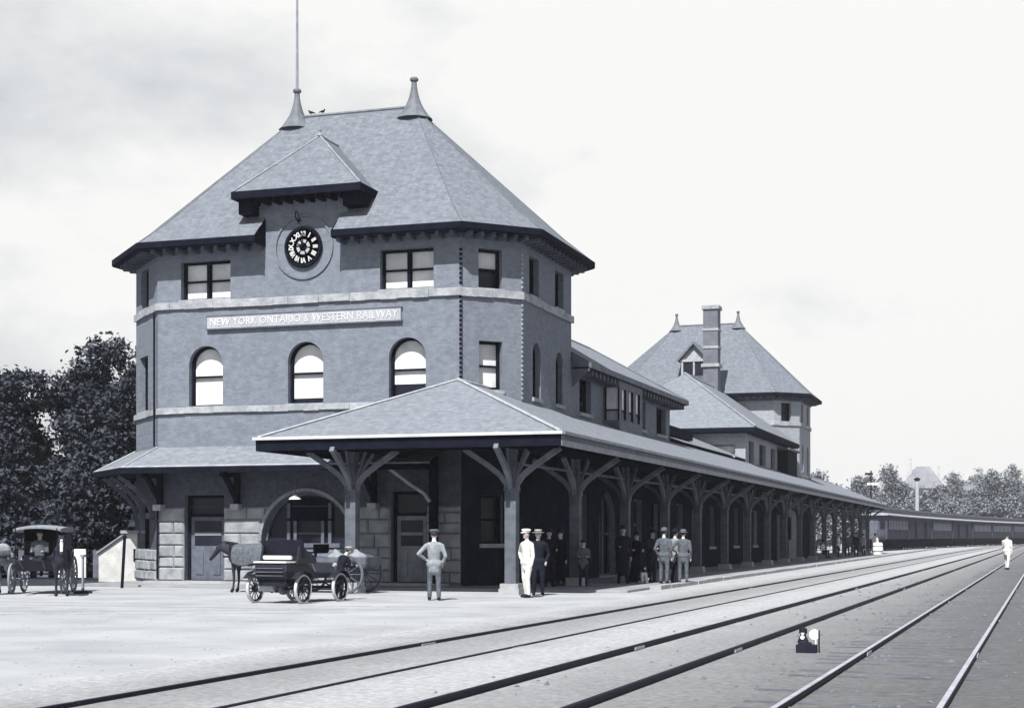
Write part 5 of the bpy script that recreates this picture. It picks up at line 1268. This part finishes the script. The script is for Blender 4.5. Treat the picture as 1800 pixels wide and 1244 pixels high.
house((-26.0, 430, 0), 11, 9, 14.5, 6.0, 'large pale house with a steep roof and tall chimney above the railway cars', chim=((-3.2, 3, 17, 22.4), (4, 6, 17, 20.3)), gable=False)
house((-35.5, 415, 0), 8, 8, 12.0, 5.0, 'pale gabled house left of the large steep-roofed house')
house((-13.5, 445, 0), 12, 8, 11.0, 4.6, 'long-roofed grey house right of the large steep-roofed house', chim=((2, 4, 13, 17),), gable=False)
house((-9.2, 408, 0), 7.5, 6, 8.6, 1.2, 'small white low-roofed house at the right above the railway cars', gable=False, wm=white)
# signal mast and pale column
SM = thing('signal_mast', (-24.3, 265.7, 0), label='dark semaphore mast with a crossarm left of the distant houses', cat='signal mast')
b = MB(); b.tube([(0, 0, 0), (0, 0, 12.6)], [.17, .12], 8); b.box((-1.0, -.08, 11.9), (.3, .08, 12.25)); b.build('mast', trimdark, SM); b = MB(); b.box((-.6, -.1, 10.2), (1.2, .1, 10.6)); b.build('arm', white, SM)
LC = thing('lamp_column', (-19.6, 309.4, 0), label='pale tall column with a dark cap standing before the large house', cat='column')
b = MB(); b.tube([(0, 0, 0), (0, 0, 12.3)], [.42, .36], 10); b.build('shaft', lead, LC); b = MB(); b.lathe([(.4, 12.3), (.62, 12.6), (.62, 12.75), (.1, 13.0)], (0, 0, 0), 12); b.build('cap', trimdark, LC)

# ================================================================== RAILWAY CARS
def railcar(loc, rz, label, baggage=False):
    L = 19.0; Wd = 2.9; T = thing('railway_car', loc, rz, label=label, cat='railway car', group='passenger cars standing on the line')
    b = MB(); b.box((-Wd/2, 0, 1.15), (Wd/2, L, 3.62)); b.build('body', carbody, T)
    b = MB(); nseg = 7
    pr_ = [(-Wd/2-.12, 3.58), (-Wd/2-.12, 3.68), (-1.1, 3.84), (1.1, 3.84), (Wd/2+.12, 3.68), (Wd/2+.12, 3.58)]
    b.prism([(x, -.5, z) for x, z in pr_], (0, L+1.0, 0)); r = b.build('roof', lead, T)
    b = MB(); b.prism([(x, -.2, z) for x, z in ((-1.05, 3.85), (-1.05, 4.32), (-.7, 4.5), (.7, 4.5), (1.05, 4.32), (1.05, 3.85))], (0, L+.4, 0)); b.build('clerestory', carroof, r)
    b = MB(); b.box((-Wd/2+.1, .2, .55), (Wd/2-.1, L-.2, 1.13)); b.box((-1.3, 4.0, .12), (1.3, 15.0, .6)); b.tube([(1.1, 3, .75), (1.1, 6.5, .38), (1.1, 12.5, .38), (1.1, 16, .75)], .04, 5); b.build('underframe_and_shadow_fill', undm, T)  # low dark box fills the bright gap below, standing in for shadow
    for y in (2.2, 16.8):
        b = MB()
        for dy in (-1.0, 1.0):
            for x in (-.75, .75): b.lathe([(.30, x-.05), (.46, x-.05), (.46, x+.05), (.30, x+.05)], (0, y+dy, .46), 16, 'x')
            b.tube([(-.9, y+dy, .46), (.9, y+dy, .46)], .06, 6)
        for x in (-.95, .95): b.box((x-.05, y-1.5, .55), (x+.05, y+1.5, .72))
        b.build('bogie', undm, T)
    if not baggage:
        for k in range(13):
            y = 1.6+k*1.32
            b = MB(); b.box((Wd/2+.004, y-.36, 2.15), (Wd/2+.03, y+.36, 3.12)); wn = b.build('window', trimmid, T)
            b = MB(); b.box((Wd/2+.031, y-.29, 2.2), (Wd/2+.04, y+.29, 3.06)); b.build('pane', glass, wn)
    else:
        for y in (5, 13.5):
            b = MB(); b.box((Wd/2+.004, y-.9, 1.25), (Wd/2+.05, y+.9, 3.2)); b.build('sliding_door', trimdark, T)
    b = MB(); b.box((-.45, -.03, 1.2), (.45, -.003, 3.2)); b.build('end_door', trimmid, T)
    for sx in (-1, 1):
        b = MB(); b.box((sx*.95-.28, -.03, 2.2), (sx*.95+.28, -.004, 3.0)); b.build('end_window', glass, T)
    b = MB(); b.box((-Wd/2+.1, -.75, 1.05), (Wd/2-.1, -.004, 1.2))
    for sx in (-1, 1): b.tube([(sx*1.2, -.7, 1.2), (sx*1.2, -.7, 2.1), (sx*.5, -.7, 2.1), (sx*.5, -.7, 1.2)], .03, 5)
    b.build('end_platform', steel, T)
    T.scale = (1.05, 1, 1.10)
    return T
path = [Vector(p) for p in ((-16.0, 178), (-14.95, 198), (-13.3, 218), (-11.4, 238), (-9.2, 258), (-6.6, 278), (-3.4, 298), (.5, 317.5))]
ordn = ['nearest railway car, its end turned to the platform', 'second railway car along the line', 'third railway car along the line', 'fourth railway car along the line', 'fifth railway car along the line', 'sixth railway car along the line', 'farthest railway car, where the line bends away']
for k in range(7):
    a = path[k]; d = path[k+1]-a; railcar((a.x, a.y, 0.05), -math.atan2(d.x, d.y), ordn[k]+', dark sided with a pale roof edge', baggage=(k in (1, 3)))

# ================================================================== AIR
hz = MB(); hz.box((-520, -14, -1.5), (95, 900, 46)); hz = hz.build('haze', None)
hm = bpy.data.materials.new('pale haze'); hm.use_nodes = True; ht = hm.node_tree; ht.nodes.clear()
ho = N(ht, 'ShaderNodeOutputMaterial'); pv = N(ht, 'ShaderNodeVolumePrincipled'); pv.inputs['Density'].default_value = .00026; pv.inputs['Color'].default_value = (.93, .95, 1, 1); pv.inputs['Anisotropy'].default_value = .2
ht.links.new(pv.outputs[0], ho.inputs['Volume']); hz.data.materials.clear(); hz.data.materials.append(hm); tag(hz, kind='stuff'); hz['label'] = 'thin pale haze over the whole place'
